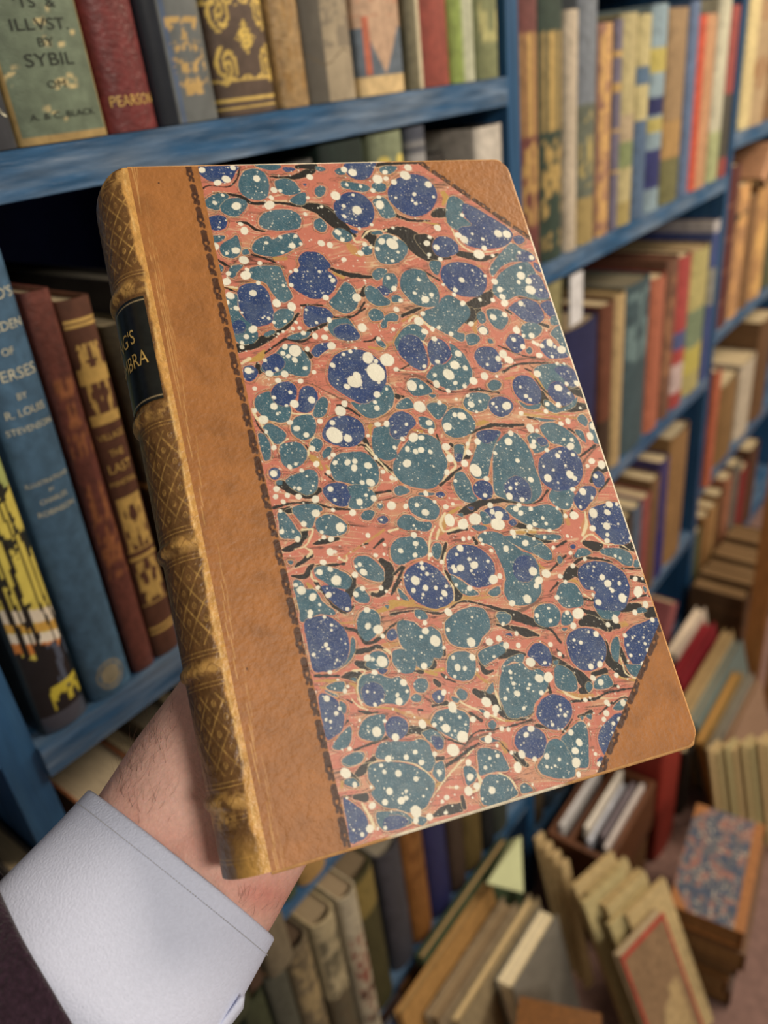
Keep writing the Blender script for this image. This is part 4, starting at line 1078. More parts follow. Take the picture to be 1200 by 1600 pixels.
for k in range(110):                                    # row of stitches, 6 mm from the edge
    q = math.pi*(.03+.94*k/110); cc = lerp(c0, c1, .145)
    a, b = .0390+.0022*.145, .0262+.002*.145
    p = cc+sd_*(a+.0003)*math.cos(q)+up_*(b+.00035)*math.sin(q); q2_ = q+.016; p2 = cc+sd_*(a+.0003)*math.cos(q2_)+up_*(b+.00035)*math.sin(q2_)
    w_ = .0004*math.sin(3*q+cc[0]*90+2)+.0004*.7*math.sin(7*q+cc[1]*140); nn_ = sd_*math.cos(q)+up_*math.sin(q); p = p+nn_*w_; p2 = p2+nn_*w_
    b0 = len(sv); sv += [p-axd*.00012, p+axd*.00012, p2+axd*.00012, p2-axd*.00012, p-axd*.00012+nn_*.0002, p+axd*.00012+nn_*.0002, p2+axd*.00012+nn_*.0002, p2-axd*.00012+nn_*.0002]
    sf += [tuple(b0+i for i in f) for f in ((0, 1, 2, 3), (7, 6, 5, 4), (0, 4, 5, 1), (1, 5, 6, 2), (2, 6, 7, 3), (3, 7, 4, 0))]
mk('stitching', sv, sf, mat('grey_thread', base=(176, 178, 184), rough=.8), cuff)
# overlapping cuff end at the underside
pv = []; pf = []; nn = 22
for i in range(nn+1):
    t = .47+.9*i/nn
    for j in range(13):
        q = math.radians(-52+78*j/12); rr = .0014+.0012*math.sin(t*5); cc = lerp(c0, c1, t)
        pv.append(cc+sd_*(.0395+.0022*t+rr)*math.cos(q)+up_*(.0268+.002*t+rr)*math.sin(q)+axd*(.004*math.sin(j*.5)))
for i in range(nn):
    for j in range(12): pf.append((i*13+j, i*13+j+1, i*13+14+j, i*13+13+j))
pk = mk('cuff_overlap', pv, pf, M_shirt, cuff, col=np.tile(white, (len(pv), 1)), smooth=True); so = pk.modifiers.new('s', 'SOLIDIFY'); so.thickness = .0012
j0 = px3(104, 1545, -.0480); j1 = px3(-60, 1780, -.0420)
rings = [(lerp(j0, j1, t), .0445+.004*t, .0318+.003*t, -.013) for t in (0, .02, .05, .1, .2, .4, .6, .8, 1.0)]
rings[0] = (rings[0][0], .0436, .0310, -.013); tube('coat_sleeve', rings, .003, M_coat, lin((48, 32, 44)), 5, wr=.0006, lab='dark purple brown wool sleeve')
# ------------------------------------------------------------------ bookcase (d units, z measured from the camera height)
def dbox(a, b, name, m, parent): return MB().box(W(a), W(b)).build(name, m, parent)
TOP = 1.25
bc = root('bookcase', 'blue painted wooden bookcase filling the wall behind the held book', 'bookcase', W((1.8, .3, -2.9)))
def upr(x0, x1): dbox((x0, 0, -2.9), (x1, .66, TOP), 'upright', M_bluev, bc)
upr(.245, .298); upr(1.735, 1.787); upr(3.405, 3.455); upr(5.3, 5.36); upr(-1.2, -1.15)
zA, zC, zG, zH = -.030, -.812, -1.616, -2.335
TH = .056
for x0, x1, zs in ((.298, 1.735, (.76, zA, zC, zG, zH)), (1.787, 3.405, (.36, -.476, -1.30, -2.10, -2.62)), (3.455, 5.3, (.50, -.336, -1.12, -1.88, -2.60)), (-1.15, .245, (0.1, -.75, -1.6, -2.335))):
    for z in zs: dbox((x0, .0 if x0 != .298 or z != zC else -.012, z-(TH if z != zG else .036)), (x1, .65, z), 'shelf', M_blue, bc)
dbox((-1.2, .66, -2.9), (1.787, .69, TOP), 'back_panel', M_back, bc)
dbox((1.787, .66, -2.9), (5.36, .69, TOP), 'back_panel', M_backb, bc)
# ------------------------------------------------------------------ books
PG = (206, 184, 140)
def tone(c): g_ = .3*c[0]+.55*c[1]+.15*c[2]; return tuple((.82*v+.18*g_)*.93 for v in c)
CEIL = {zA: .70, zC: zA-TH, zG: zC-TH, zH: zG-.036, -.476: .36-TH, -1.30: -.476-TH, -2.10: -1.30-TH, -2.62: -2.10-TH, -.336: .5-TH, -1.12: -.336-TH, -1.88: -1.12-TH, -2.60: -1.88-TH}
BAYS = ((.302, 1.731), (1.791, 3.401), (3.459, 5.29))
def book(label, x0, x1, zb, zt, y=0.0, dep=.42, col=(90, 60, 40), side=None, zones=(), orn=(), txt=(), m=None, lean=0, pages=PG, group=None, bulge=.22, fn=None, hi=False, name='book', tc=None, yaw=0, cat='book', ys=1.15):
    """standing book, spine to the front: x0..x1 thickness, zb..zt height, y = front of the spine (d units)"""
    col = tone(col); side = tone(side) if side is not None else None; zones = tuple((a, b, tone(c)) for a, b, c in zones); pages = tone(pages)
    if zb in CEIL: zt = min(zt, CEIL[zb]-.008)
    for b0, b1 in BAYS:
        if x1 > b0 and x0 < b1 and zb > -2.65 and (x0+x1)/2 > b0 and (x0+x1)/2 < b1: x0 = max(x0, b0); x1 = min(x1, b1)
    w = (x1-x0)*D*.965; hgt = (zt-zb)*D; dp = dep*D; m = m or M_cloth
    base = W(((x0+x1)/2, y, zb)); base[2] += .0006
    rt = root(name, label, cat, base, group); rt.rotation_euler = (0, math.radians(lean), math.radians(yaw))
    side = side if side is not None else col; c_s = lin(col); c_b = lin(side)
    b = min(w*bulge, .009); th = min(.0022, w*.12); ns, nz = (40, 260) if hi else (14, 70)
    # outline of the case seen from above: left board, rounded spine, right board
    A = np.linspace(0, math.pi, ns+1); ox = -w/2*np.cos(A); oy = b-b*np.sin(A)
    ox = np.concatenate([[-w/2], ox, [w/2]]); oy = np.concatenate([[dp], oy, [dp]])
    ix = np.clip(ox*(w-2*th)/w, -w/2+th, w/2-th); iy = np.where(oy < dp, oy+th, dp)
    n = len(ox); Z = np.linspace(0, hgt, nz+1); V = []; c = []
    T = Z/hgt; s = -np.cos(A)
    SS, TT = np.meshgrid(s, T); cc = np.empty(SS.shape+(3,)); cc[:] = c_s
    sd = sum(map(ord, label)) % 997
    cc *= (.80+.4*fbm(SS*2.2+5, TT*9, sd, 3))[..., None]
    for z0, z1, zc in zones:
        a_ = ((TT >= z0) & (TT <= z1)).astype(float)[..., None]; cc = cc*(1-a_)+lin(zc)*(.85+.3*fbm(SS*3, TT*20, sd+3, 2))[..., None]*a_
    for z0, z1, zc, de in orn:
        f_ = fbm((SS*1.0+3)*3.1, TT*hgt/max(w, .004)*3.3, sd+7, 2); sym = fbm((abs(SS)+3)*3.1, TT*hgt/max(w, .004)*3.3, sd+9, 2)
        a_ = (((TT >= z0) & (TT <= z1)) & (np.abs(SS) < .86) & (sym > 1-de))[..., None]*.85; cc = cc*(1-a_)+lin(zc)*a_
    if fn: cc = fn(SS, TT, cc)
    allc = np.empty((nz+1, n, 3)); allc[:] = c_b; allc[:, 1:-1] = cc
    ov = np.stack([np.broadcast_to(ox, (nz+1, n)), np.broadcast_to(oy, (nz+1, n)), np.broadcast_to(Z[:, None], (nz+1, n))], -1).reshape(-1, 3)
    iv = np.concatenate([np.stack([ix, iy, np.full(n, 0.0)], -1), np.stack([ix, iy, np.full(n, hgt)], -1)])
    V = np.concatenate([ov, iv]); NO = (nz+1)*n; fc = []
    for k in range(nz):
        for i in range(n-1): fc.append((k*n+i, k*n+i+1, (k+1)*n+i+1, (k+1)*n+i))
    for i in range(n-1):
        fc.append((NO+i, NO+n+i, NO+n+i+1, NO+i+1)); fc.append((i, NO+i, NO+i+1, i+1)); t = nz*n; fc.append((t+i, t+i+1, NO+n+i+1, NO+n+i))
    fc += [(0, nz*n, NO+n, NO), (n-1, NO+n-1, NO+2*n-1, nz*n+n-1)]
    colr = np.concatenate([allc.reshape(-1, 3), np.tile(c_b, (2*n, 1))])
    def loc(P): return np.asarray(P)+base
    cv_ = mk('cover', loc(V), fc, m, rt, col=colr, smooth=False)
    sq = min(.003, hgt*.015); pl = MB().box(base+np.array([-w/2+th, b+th*.4, sq]), base+np.array([w/2-th, dp-sq, hgt-sq]), lin(pages)); pl.build('page_block', M_pages, rt)
    def sp_pt(x, z, off): 
        a = np.arccos(np.clip(-x/(w/2), -1, 1)); return np.stack([x, b-b*np.sin(a)-off, z], -1)
    for q in txt:
        body, t, szf = q[:3]; mt = q[3] if len(q) > 3 else (tc or M_gilt); tv, tf = text_mesh(body, 1.0); wid = tv[:, 0].max()-tv[:, 0].min()
        if len(q) > 4: k = szf*hgt/wid; P = sp_pt(-tv[:, 1]*k*0+tv[:, 1]*k*-1, t*hgt-tv[:, 0]*k, .0003)   # running down the spine
        else: k = min(szf*w/wid, 9); P = sp_pt(tv[:, 0]*k, t*hgt+tv[:, 1]*k*ys, .0003)
        mk('lettering', loc(P), tf, mt, rt)
    return rt
def gl(t, wdt=.004): return (t-wdt, t+wdt, (200, 160, 85))
GA = 'books on the top shelf of the near bay'
GC = 'books on the middle shelf of the near bay'
GG = 'books on the lower middle shelf of the near bay'
GH = 'books on the lowest shelf of the near bay'
GD = 'books on the top shelf of the second bay'
GE = 'books on the second shelf of the second bay'
GF = 'books on the third shelf of the second bay'
G3 = 'books in the far bay'
def XA(p, z, y=0.0): return xs(p, z, y)
def rowbook(label, pl, pr, z, top, y=0.0, **k):
    x0, x1 = xs(pl, z, y), xs(pr, z, y)
    if isinstance(top, tuple): zt = on_y(top[0], top[1], y)[2]
    else: zt = z+top
    return book(label, x0, x1, z, zt, y, **k)
gold = (200, 160, 85)
# --- top shelf of the near bay
def fn_flecks(cs, dens, sd):
    def f(S_, T_, cc):
        a = (np.clip((fbm(S_*3+4, T_*14, sd, 3)-(1-dens))*14, 0, 1))[..., None]; return cc*(1-a)+lin(cs)*a
    return f
def edge(c1, x=.82, inner=None):
    def f(S_, T_, cc):
        a = (abs(S_) > x)[..., None]*1.0; cc = cc*(1-a)+lin(c1)*a; a = (T_ < .012)[..., None]*1.0; return cc*(1-a)+lin(c1)*a
    return f
def chain(*fs):
    def f(S_, T_, cc):
        for g_ in fs: cc = g_(S_, T_, cc)
        return cc
    return f
rowbook('grey-black book with silver initials, cut by the left edge of the photo, top shelf', -34, 37, zA, .62, col=(62, 64, 70), txt=(('CK', .075, .8, M_silver),), group=GA, hi=True, m=M_gloss)
rowbook('wide worn sage green book with black lettering ILLUSTRATED BY SYBIL', 39, 181, zA, .66, col=(104, 122, 98), side=(150, 130, 84), group=GA, hi=True, ys=.68, bulge=.13,
        fn=chain(lambda S_, T_, cc: fn_flecks((190, 174, 126), .30, 5)(S_, T_*3.6, cc), edge((156, 132, 84), .93)), txt=(("'TS  &", .226, .42, M_ink), ('ILLVST.', .192, .60, M_ink), ('BY', .164, .17, M_ink), ('SYBIL', .136, .52, M_ink), ('OM', .096, .20, M_ink), ('A. & C. BLACK', .045, .72, M_ink)), dep=.5)
rowbook('dark red book with gilt PEARSON at the foot of its spine', 183, 260, zA, .70, col=(124, 44, 44), group=GA, hi=True, m=M_leath, txt=(('PEARSON', .052, .84),), bulge=.3)
def fn_grey(S_, T_, cc):
    T_ = T_*3.0
    a = np.clip(1-abs(S_+.42)/.06, 0, 1)[..., None]; cc = cc*(1-a)+lin((60, 96, 150))*a  # vertical blue highlight of the glossy spine, painted into its colour
    g_ = (np.clip((fbm(abs(S_-.1)*5+2, T_*26, 77, 3)-.50)*10, 0, 1)*(T_ > .16)*(T_ < .6)*(abs(S_-.1) < .55))[..., None]; cc = cc*(1-g_)+lin((190, 160, 104))*g_
    a = (S_ < -.55)[..., None]*1.0; return cc*(1-a)+lin((38, 42, 50))*a
rowbook('glossy grey book with tan flower pattern between the dark red and brown gilt books', 262, 356, zA, .66, col=(112, 118, 118), side=(34, 38, 46), group=GA, hi=True, m=M_gloss, fn=fn_grey, bulge=.3)
def fn_brown(S_, T_, cc):
    T_ = T_*2.75
    for t in (.035, .045, .085, .095, .20, .212, .225, .62, .632, .645, .72): a = ((abs(T_-t-.004*np.sin(S_*12)*(t > .2)) < .0028))[..., None]*.9; cc = cc*(1-a)+lin((212, 182, 100))*a
    r = abs(S_)/.34+abs(T_-.435)/.095; a = ((r < 1)*(np.abs(np.sin(r*9+np.arctan2(T_-.435, S_*.3)*4)) > .35))[..., None]*.9; cc = cc*(1-a)+lin((220, 190, 96))*a
    cx, cy = abs(S_)-.72, abs(T_-.435)-.15; r = np.hypot(cx, cy*2.6); a = ((r < .30)*(np.sin(r*40+3*np.arctan2(cy, cx)) > 0))[..., None]*.9; return cc*(1-a)+lin((214, 184, 96))*a
rowbook('brown book with gilt lozenge and scrolled corners on its spine', 358, 446, zA, .64, col=(96, 76, 62), side=(70, 48, 34), group=GA, hi=True, fn=fn_brown)
rowbook('worn tan leather book beside the brown gilt lozenge book', 448, 492, zA, .64, col=(176, 140, 86), orn=((.3, .9, (140, 104, 58), .55), (.03, .26, (150, 116, 66), .45)), group=GA, m=M_leath)
def fn_face(S_, T_, cc):
    T_ = T_*3.2
    a = (S_ < -.45)[..., None]*1.0; cc = cc*(1-a)+lin((98, 94, 86))*a
    a = ((T_ > .4)*(T_ < .9)*(S_ > -.45)*(fbm(S_*3, T_*12, 15, 3) > .52))[..., None]*.7; cc = cc*(1-a)+lin((126, 118, 104))*a
    a = (np.abs(T_-.33-.05*np.sin(S_*4)) < .006)[..., None]*.8; return cc*(1-a)+lin((104, 92, 72))*a
rowbook('beige and grey jacketed book with sketched figure, near bay top shelf', 495, 570, zA, .64, col=(176, 160, 130), side=(72, 70, 66), group=GA, hi=True, fn=fn_face, m=M_gloss)
def fn_peach(S_, T_, cc):
    T_ = T_*1.55
    lower = (T_ < .26); v = (abs(S_) < .75*np.clip((T_-.08)/.18, 0, 1)); a = (lower & ~v & (T_ > .075))[..., None]*1.0; cc = cc*(1-a)+lin((92, 104, 116))*a
    a = ((S_ > -.80)*(S_ < -.58)*(T_ < .30)*(T_ > .08))[..., None]*1.0; cc = cc*(1-a)+lin((184, 104, 80))*a
    a = ((np.sin(T_*110) > .55)*(T_ > .30)*(fbm(S_*8, T_*40, 5, 2) > .5))[..., None]*.5; cc = cc*(1-a)+lin((190, 130, 100))*a
    a = (T_ < .075)[..., None]*1.0; return cc*(1-a)+lin((206, 180, 132))*a
rowbook('peach and cream jacketed book with pointed panel, right of the beige sketch book', 571, 641, zA, .63, col=(206, 166, 132), group=GA, hi=True, fn=fn_peach, bulge=.1)
rowbook('slim olive book with cream stripe left of the bright red book', 645, 668, zA, .66, col=(112, 106, 78), zones=(), fn=lambda S_, T_, cc: np.where((S_ > .1)[..., None], lin((200, 190, 160)), cc), group=GA)
rowbook('bright red book with grey panel, right end of near top shelf', 669, 713, zA, .62, col=(164, 70, 56), fn=lambda S_, T_, cc: np.where(((S_ > .35) & (T_ > .25))[..., None], lin((150, 136, 128)), cc), group=GA)
rowbook('slim white and lime green book right of the bright red book', 714, 752, zA, .66, col=(186, 192, 160), fn=lambda S_, T_, cc: np.where((S_ < -.35)[..., None], lin((140, 160, 84)), cc), group=GA)
rowbook('olive green book touching the upright at the end of near top shelf', 754, 787, zA, .64, col=(128, 136, 88), orn=((.1, .9, (180, 176, 120), .45),), group=GA)
# --- middle shelf of the near bay
def fn_trees(S_, T_, cc):
    y = T_; sky = lin((190, 176, 84)); cc = np.empty_like(cc); cc[:] = sky; cc[y > .62] = lin((150, 160, 96))
    for y0, y1, c in ((.30, .335, (206, 196, 178)), (.275, .30, (190, 150, 70)), (.245, .272, (214, 206, 190)), (.215, .245, (190, 120, 60))):
        a = ((y+.03*S_ > y0) & (y+.03*S_ < y1)); cc[a] = lin(c)
    for x0, sl, wd in ((-.62, .25, .10), (-.15, .30, .12), (.45, -.55, .06), (.75, -.9, .05), (-.35, -.4, .05)):
        a = (np.abs(S_-x0-sl*(y-.3)-.05*np.sin(y*30)) < wd*(1.2-y)) & (y > .15); cc[a] = lin((26, 26, 26))
    a = (fbm(S_*4+2, y*26, 8, 3) > .54+.25*np.clip(.75-y, 0, 1)*(y > .3)) & (y > .34); cc[a] = lin((34, 38, 34))
    a = (y < .20+.05*fbm(S_*5, y*3, 4, 2)); cc[a] = lin((24, 26, 30)); a = a & (S_ > .1) & (y > .10) & (fbm(S_*9, y*20, 5, 2) > .5); cc[a] = lin((72, 82, 100))
    a = (y > .055) & (y < .12) & (fbm(S_*5+1, y*40, 6, 2) > .47) & (S_ > -.35); cc[a] = lin((186, 172, 62)); a = (y < .05); cc[a] = lin((66, 70, 82))
    a = (S_ > .86) | (S_ < -.86); cc[a] = lin((36, 42, 46)); return cc
rowbook('black spined book pictured with yellow sunset sky and bare trees, lower left', 74, 148, zC, .63, y=-.005, col=(40, 44, 48), side=(40, 46, 58), group=GC, hi=True, fn=fn_trees, m=M_gloss, bulge=.3, lean=1.5)
def fn_seal(S_, T_, cc):
    r = np.hypot(S_/.62, (T_-.052)/.038); a = ((r < 1) & ((r < .72) | (r > .86)))[..., None]*.75; return cc*(1-a)+lin((150, 138, 104))*a
rowbook("light blue book titled A CHILD'S GARDEN OF VERSES in pale lettering", 150, 213, zC, (8, 388), y=-.004, ys=1.0, col=(64, 104, 138), group=GC, hi=True, fn=fn_seal, m=M_cloth, lean=1.6,
        txt=(('A', .972, .1, M_silver), ("CHILD'S", .925, .86, M_silver), ('GARDEN', .868, .88, M_silver), ('OF', .822, .22, M_silver), ('VERSES', .778, .86, M_silver), ('BY', .735, .18, M_silver), ('R. LOUIS', .704, .74, M_silver), ('STEVENSON', .670, .86, M_silver),
             ('ILLUSTRATIONS', .555, .84, M_silver), ('BY', .535, .1, M_silver), ('CHARLES', .514, .55, M_silver), ('ROBINSON', .488, .74, M_silver)))
rowbook('slim plain dark red-brown book right of the blue verse book', 214, 246, zC, (62, 455), y=.0, col=(112, 56, 46), orn=((.3, .8, (150, 96, 60), .42),), group=GC, lean=1.6, m=M_leath)
def fn_last(S_, T_, cc):
    g_ = lin((206, 172, 98))
    for t0, t1 in ((.935, .945), (.95, .956), (.80, .84), (.70, .725), (.09, .098), (.075, .081), (.315, .325), (.34, .346), (.17, .176)): a = ((T_ > t0) & (T_ < t1) & (abs(S_) < .9))[..., None]*.9; cc = cc*(1-a)+g_*a
    a = ((abs(S_) < .8) & (T_ > .34) & (T_ < .50) & (fbm(abs(S_)*3+1, T_*18, 4, 3) > .44))[..., None]*.9; cc = cc*(1-a)+g_*a
    a = ((abs(S_) < .8) & (T_ > .18) & (T_ < .31) & (fbm(abs(S_)*4+1, T_*24, 9, 3) > .5))[..., None]*.85; cc = cc*(1-a)+g_*a
    a = ((abs(S_) < .7) & (T_ > .72) & (T_ < .90) & (fbm(abs(S_)*4+1, T_*24, 19, 3) > .5))[..., None]*.85; return cc*(1-a)+g_*a
rowbook('brown book with heavy gilt pictorial spine right of the slim red-brown book', 247, 286, zC, (138, 462), y=.0, col=(100, 58, 40), group=GC, hi=True, fn=fn_last, lean=1.6,
        txt=(('VILLAGE', .665, .84), ('THE', .62, .45), ('LAST', .58, .74), ('MINSTREL', .54, .84)))
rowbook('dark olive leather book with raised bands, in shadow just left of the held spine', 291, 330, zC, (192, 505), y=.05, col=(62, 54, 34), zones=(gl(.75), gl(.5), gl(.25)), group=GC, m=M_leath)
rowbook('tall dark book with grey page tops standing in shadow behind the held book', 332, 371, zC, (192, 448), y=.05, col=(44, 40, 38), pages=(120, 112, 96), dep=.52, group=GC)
hidden = [((66, 80, 58), 'green'), ((110, 64, 44), 'russet')]
xx = xs(374, zC, .05); i = 0
xe = xs(500, zC, .05)
for c_, nm_ in hidden:
    wx = .075; book(nm_+' cloth book on the middle shelf hidden behind the held book', xx, xx+wx, zC, zC+.44+.02*i, .05, col=c_, group=GC); xx += wx+.004; i += 1
def topbook(label, pl, pr, pyt, z, y=0.0, **k):        # placed by its top corners
    a = on_y(pl, pyt, y); b = on_y(pr, pyt, y); zt = (a[2]+b[2])/2; return book(label, a[0], b[0], z, zt, y, **k)
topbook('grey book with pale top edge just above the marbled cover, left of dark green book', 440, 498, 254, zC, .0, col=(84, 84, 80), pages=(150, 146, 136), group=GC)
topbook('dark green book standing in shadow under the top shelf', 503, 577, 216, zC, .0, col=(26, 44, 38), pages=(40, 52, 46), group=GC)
topbook('pale green book with two gilt dots near the top of its spine', 582, 636, 196, zC, .0, col=(132, 144, 108), group=GC, hi=True, fn=lambda S_, T_, cc: np.where(((np.hypot(abs(S_)-.5, (T_-.93)/.05) < .3) | (T_ < .88) & (T_ > .86))[..., None], lin((206, 190, 100)), cc))
topbook('navy and silver banded book between pale green book and white spined book', 638, 668, 192, zC, .0, col=(70, 76, 92), zones=((.90, .93, (150, 150, 150)), (.82, .85, (160, 150, 130)), (.95, .97, (140, 140, 140))), group=GC)
topbook('short charcoal book beside the navy and silver banded book', 672, 700, 240, zC, .06, col=(70, 66, 62), group=GC)
topbook('charcoal book with white spine touching the upright, above the held leather corner', 744, 789, 197, zC, -.01, col=(206, 198, 184), side=(64, 58, 54), pages=(186, 174, 150), group=GC, bulge=.1)
# --- lower middle shelf of the near bay
book('book with cream page tops and orange board edges just left of the wrist', .335, .455, zG, -1.01, -.10, col=(58, 64, 44), side=(176, 96, 52), pages=(206, 186, 150), dep=.40, group=GG)
book('grey-olive book with its top showing under the blue shelf, above the hand', .505, .575, zG, -1.0, -.10, col=(116, 104, 80), pages=(120, 112, 92), dep=.40, group=GG)
book('brown book on the lower middle shelf between orange edged and grey-olive books', .46, .50, zG, -1.03, -.08, col=(84, 62, 46), group=GG)
book('dark blue book on the lower middle shelf behind the hand', .58, .64, zG, -1.05, -.0, col=(48, 62, 92), group=GG)
book('green cloth book on the lower middle shelf behind the hand', .644, .69, zG, -1.07, .0, col=(66, 84, 60), group=GG)
book('ochre leather book seen between wrist and lower blue shelf edge', .695, .785, zG, -1.08, -.01, col=(176, 134, 70), group=GG, m=M_leath)
for k, (c_, nm_) in enumerate((((98, 50, 44), 'maroon'), ((84, 92, 70), 'sage'), ((150, 120, 80), 'buff'), ((50, 54, 70), 'navy blue'), ((120, 70, 46), 'chestnut'), ((70, 84, 90), 'steel grey'), ((130, 104, 66), 'ochre'), ((92, 58, 44), 'cocoa'), ((60, 78, 62), 'forest green'))):
    book(nm_+' book in the hidden part of the lower middle shelf', .79+k*.1, .885+k*.1, zG, zG+.46+.03*(k % 3), 0.0, col=c_, group=GG)
# --- lowest shelf of the near bay
def tb(label, pl, pr, py, y, **k):
    y = -.066
    a = on_y(pl, py, y); b = on_y(pr, py-(pr-pl)*.6, y); zt = on_y((pl+pr)/2, py-(pr-pl)*.35, y)[2]; return book(label, a[0], b[0], zH, zt, y, group=GH, **k)
tb('large cream and red stained book with wide page top, lowest shelf', 533, 562, 1408, -.12, col=(180, 168, 140), side=(184, 162, 120), pages=(166, 142, 108), orn=((.2, .75, (120, 50, 40), .5), (.1, .4, (70, 60, 50), .4)), dep=.42, bulge=.3)
tb('cream headed book with worn dark lower spine, left of the large cream and red book', 492, 530, 1450, -.12, col=(178, 162, 122), side=(176, 152, 108), pages=(160, 138, 104), zones=((0, .55, (96, 84, 62)),), orn=((.3, .9, (84, 80, 64), .5),), dep=.44, bulge=.35)
tb('dark grey book with tan head and floral spine, lowest shelf', 448, 488, 1486, -.11, col=(112, 98, 72), side=(90, 76, 56), pages=(94, 74, 56), orn=((.3, .95, (150, 132, 96), .42),), dep=.4, bulge=.35)
tb('slate book with brown top, lowest shelf, second from the shirt cuff', 410, 446, 1515, -.08, col=(76, 78, 66), pages=(112, 84, 60), dep=.4)
tb('dark green book nearest the shirt cuff, lowest shelf', 370, 408, 1548, -.08, col=(60, 68, 44), pages=(90, 78, 52), dep=.4)
def hb_(label, pl, pr, top, y=0.0, **k): return rowbook(label, pl, pr, zH, top, y, group=GH, **k)
hb_('dark olive book with ochre head, lowest shelf', 585, 622, (600, 1325), -.02, col=(70, 66, 36), zones=((.72, .97, (132, 112, 52)),), pages=(132, 112, 84))
hb_('slate grey book between dark olive and orange-brown books, lowest shelf', 624, 654, (635, 1300), .0, col=(66, 66, 76), pages=(150, 140, 120))
hb_('orange-brown leather book on the lowest shelf', 655, 682, .66, .0, col=(150, 92, 36), m=M_leath, orn=((.3, .9, (100, 60, 26), .45),))
hb_('bright navy book on the lowest shelf', 683, 712, .64, .0, col=(40, 42, 96))
hb_('dark brown banded book right of the bright navy book, lowest shelf', 713, 734, .62, .0, col=(72, 54, 44), zones=(gl(.6, .006), gl(.8, .006)))
hb_('dull gold book on the lowest shelf', 735, 760, .64, .0, col=(104, 84, 40))
hb_('near-black book on the lowest shelf', 761, 777, .62, .0, col=(36, 38, 40))
hb_('grey-green and red spotted book at the upright end of the lowest shelf', 778, 799, .63, .0, col=(66, 72, 62), orn=((.3, .9, (120, 52, 44), .45),))
# --- second bay, top shelf
def dbk(label, pl, pr, top, y=0.0, **k): return rowbook(label, pl, pr, -.476, top, y, group=GD, **k)
def fn_gilt(cg, sd):
    def f(S_, T_, cc):
        a = ((T_ > .52) & (T_ < .88) & (abs(S_) < .85) & (np.sin(S_*22) > -.5))[..., None]*.75; cc = cc*(1-a)+lin(cg)*a
        a = ((T_ < .5) & (T_ > .05) & (abs(S_) < .8) & (fbm(abs(S_)*2.5+1, T_*14, sd, 3) > .53))[..., None]*.75; return cc*(1-a)+lin(cg)*a
    return f
dbk('tall maroon book with gilt column design beside the upright, second bay', 822, 850, (830, -8), col=(120, 62, 58), fn=fn_gilt((190, 156, 92), 3), dep=.5)
dbk('tall dark green book with the same gilt column design, second bay', 851, 885, (868, -8), col=(50, 70, 58), fn=fn_gilt((190, 160, 96), 6), dep=.5)
dbk('slender off-white book right of the tall dark green gilt book', 887, 905, (899, 15), col=(200, 184, 158), bulge=.3)
dbk('blue-grey and olive book right of the slender off-white book', 906, 933, (926, -10), col=(104, 112, 96), zones=((.6, 1, (120, 130, 142)), (0, .2, (170, 146, 84))), orn=((.25, .6, (176, 160, 100), .45),))
dbk('rose book with copper ornament bands, second bay top shelf', 934, 954, (950, 36), col=(170, 120, 96), orn=((0, 1, (206, 166, 104), .5),))
dbk('narrow lilac grey book with gilt bands', 955, 966, (971, 30), col=(112, 106, 130), zones=(gl(.3, .01), gl(.5, .01), gl(.7, .02), gl(.85, .02)))
dbk('cream landscape-spined book left of the cream and blue book', 967, 990, (993, 20), col=(190, 176, 120), zones=((.3, .42, (134, 150, 96)), (.42, .55, (186, 164, 128)), (0, .12, (180, 160, 90))))
dbk('cream and blue book with blue lower half', 991, 1009, (1012, 22), col=(204, 190, 128), zones=((0, .5, (84, 112, 148)), (.68, .76, (84, 116, 150))))
dbk('light blue book with yellow sun and navy figures', 1011, 1033, (1036, 6), col=(140, 168, 182), zones=((.70, .80, (196, 180, 84)), (.5, .58, (40, 46, 104)), (.12, .32, (50, 56, 120)), (.4, .48, (190, 176, 90))))
dbk('mottled tan book right of the light blue book, second bay', 1035, 1063, (1065, 12), col=(166, 134, 92), zones=((0, .25, (118, 116, 70)), (.25, .45, (184, 142, 80))))
dbk('thin blue book between the mottled tan and orange books', 1064, 1077, (1087, 2), col=(96, 120, 160))
dbk('orange cloth book with worn tan spine', 1079, 1106, (1110, 22), col=(206, 150, 104), side=(170, 66, 54), fn=lambda S_, T_, cc: np.where((S_ < -.5)[..., None], lin((190, 84, 64)), cc))
dbk('slim white book with green foot, right of the orange book', 1108, 1124, (1130, -5), col=(208, 206, 176), zones=((0, .3, (176, 186, 128)),))
dbk('red and dark grey book at the far end of the second bay top shelf', 1125, 1138, (1147, 8), col=(176, 80, 74), zones=((.12, .5, (88, 84, 74)),))
# --- second bay, second shelf
def ebk(label, pl, pr, top, y=0.0, **k): return rowbook(label, pl, pr, -1.30, top, y, group=GE, **k)
ol = ebk('olive yellow book with a white tag hanging from it, beside the marbled cover edge', 858, 884, (868, 428), col=(150, 142, 92), dep=.5)
tg = on_y(898, 470, -.02); tm = MB(); a_ = on_y(886, 436, -.02); b_ = on_y(909, 500, -.02)
tm.box(W((a_[0]+.02, -.022, b_[2])), W((b_[0], -.016, a_[2])), lin((206, 206, 208))); tm.build('price_tag', M_cloth, ol, label='white paper tag')
ebk('short navy book with pale top beside the white tag', 886, 935, (925, 500), col=(40, 44, 92), side=(38, 42, 88), pages=(150, 130, 100))
ebk('brown book with dark foot left of the thin cream book', 937, 955, (950, 478), col=(120, 66, 44), zones=((0, .35, (74, 54, 40)),))
ebk('thin cream spined book left of the teal book', 956, 971, (966, 464), col=(196, 164, 108), side=(96, 80, 52), pages=(150, 124, 80))
ebk('dark teal book with pale ornament, second shelf', 972, 1009, (1000, 442), col=(66, 90, 98), side=(60, 90, 96), orn=((.55, .95, (110, 134, 136), .5),), pages=(120, 112, 90))
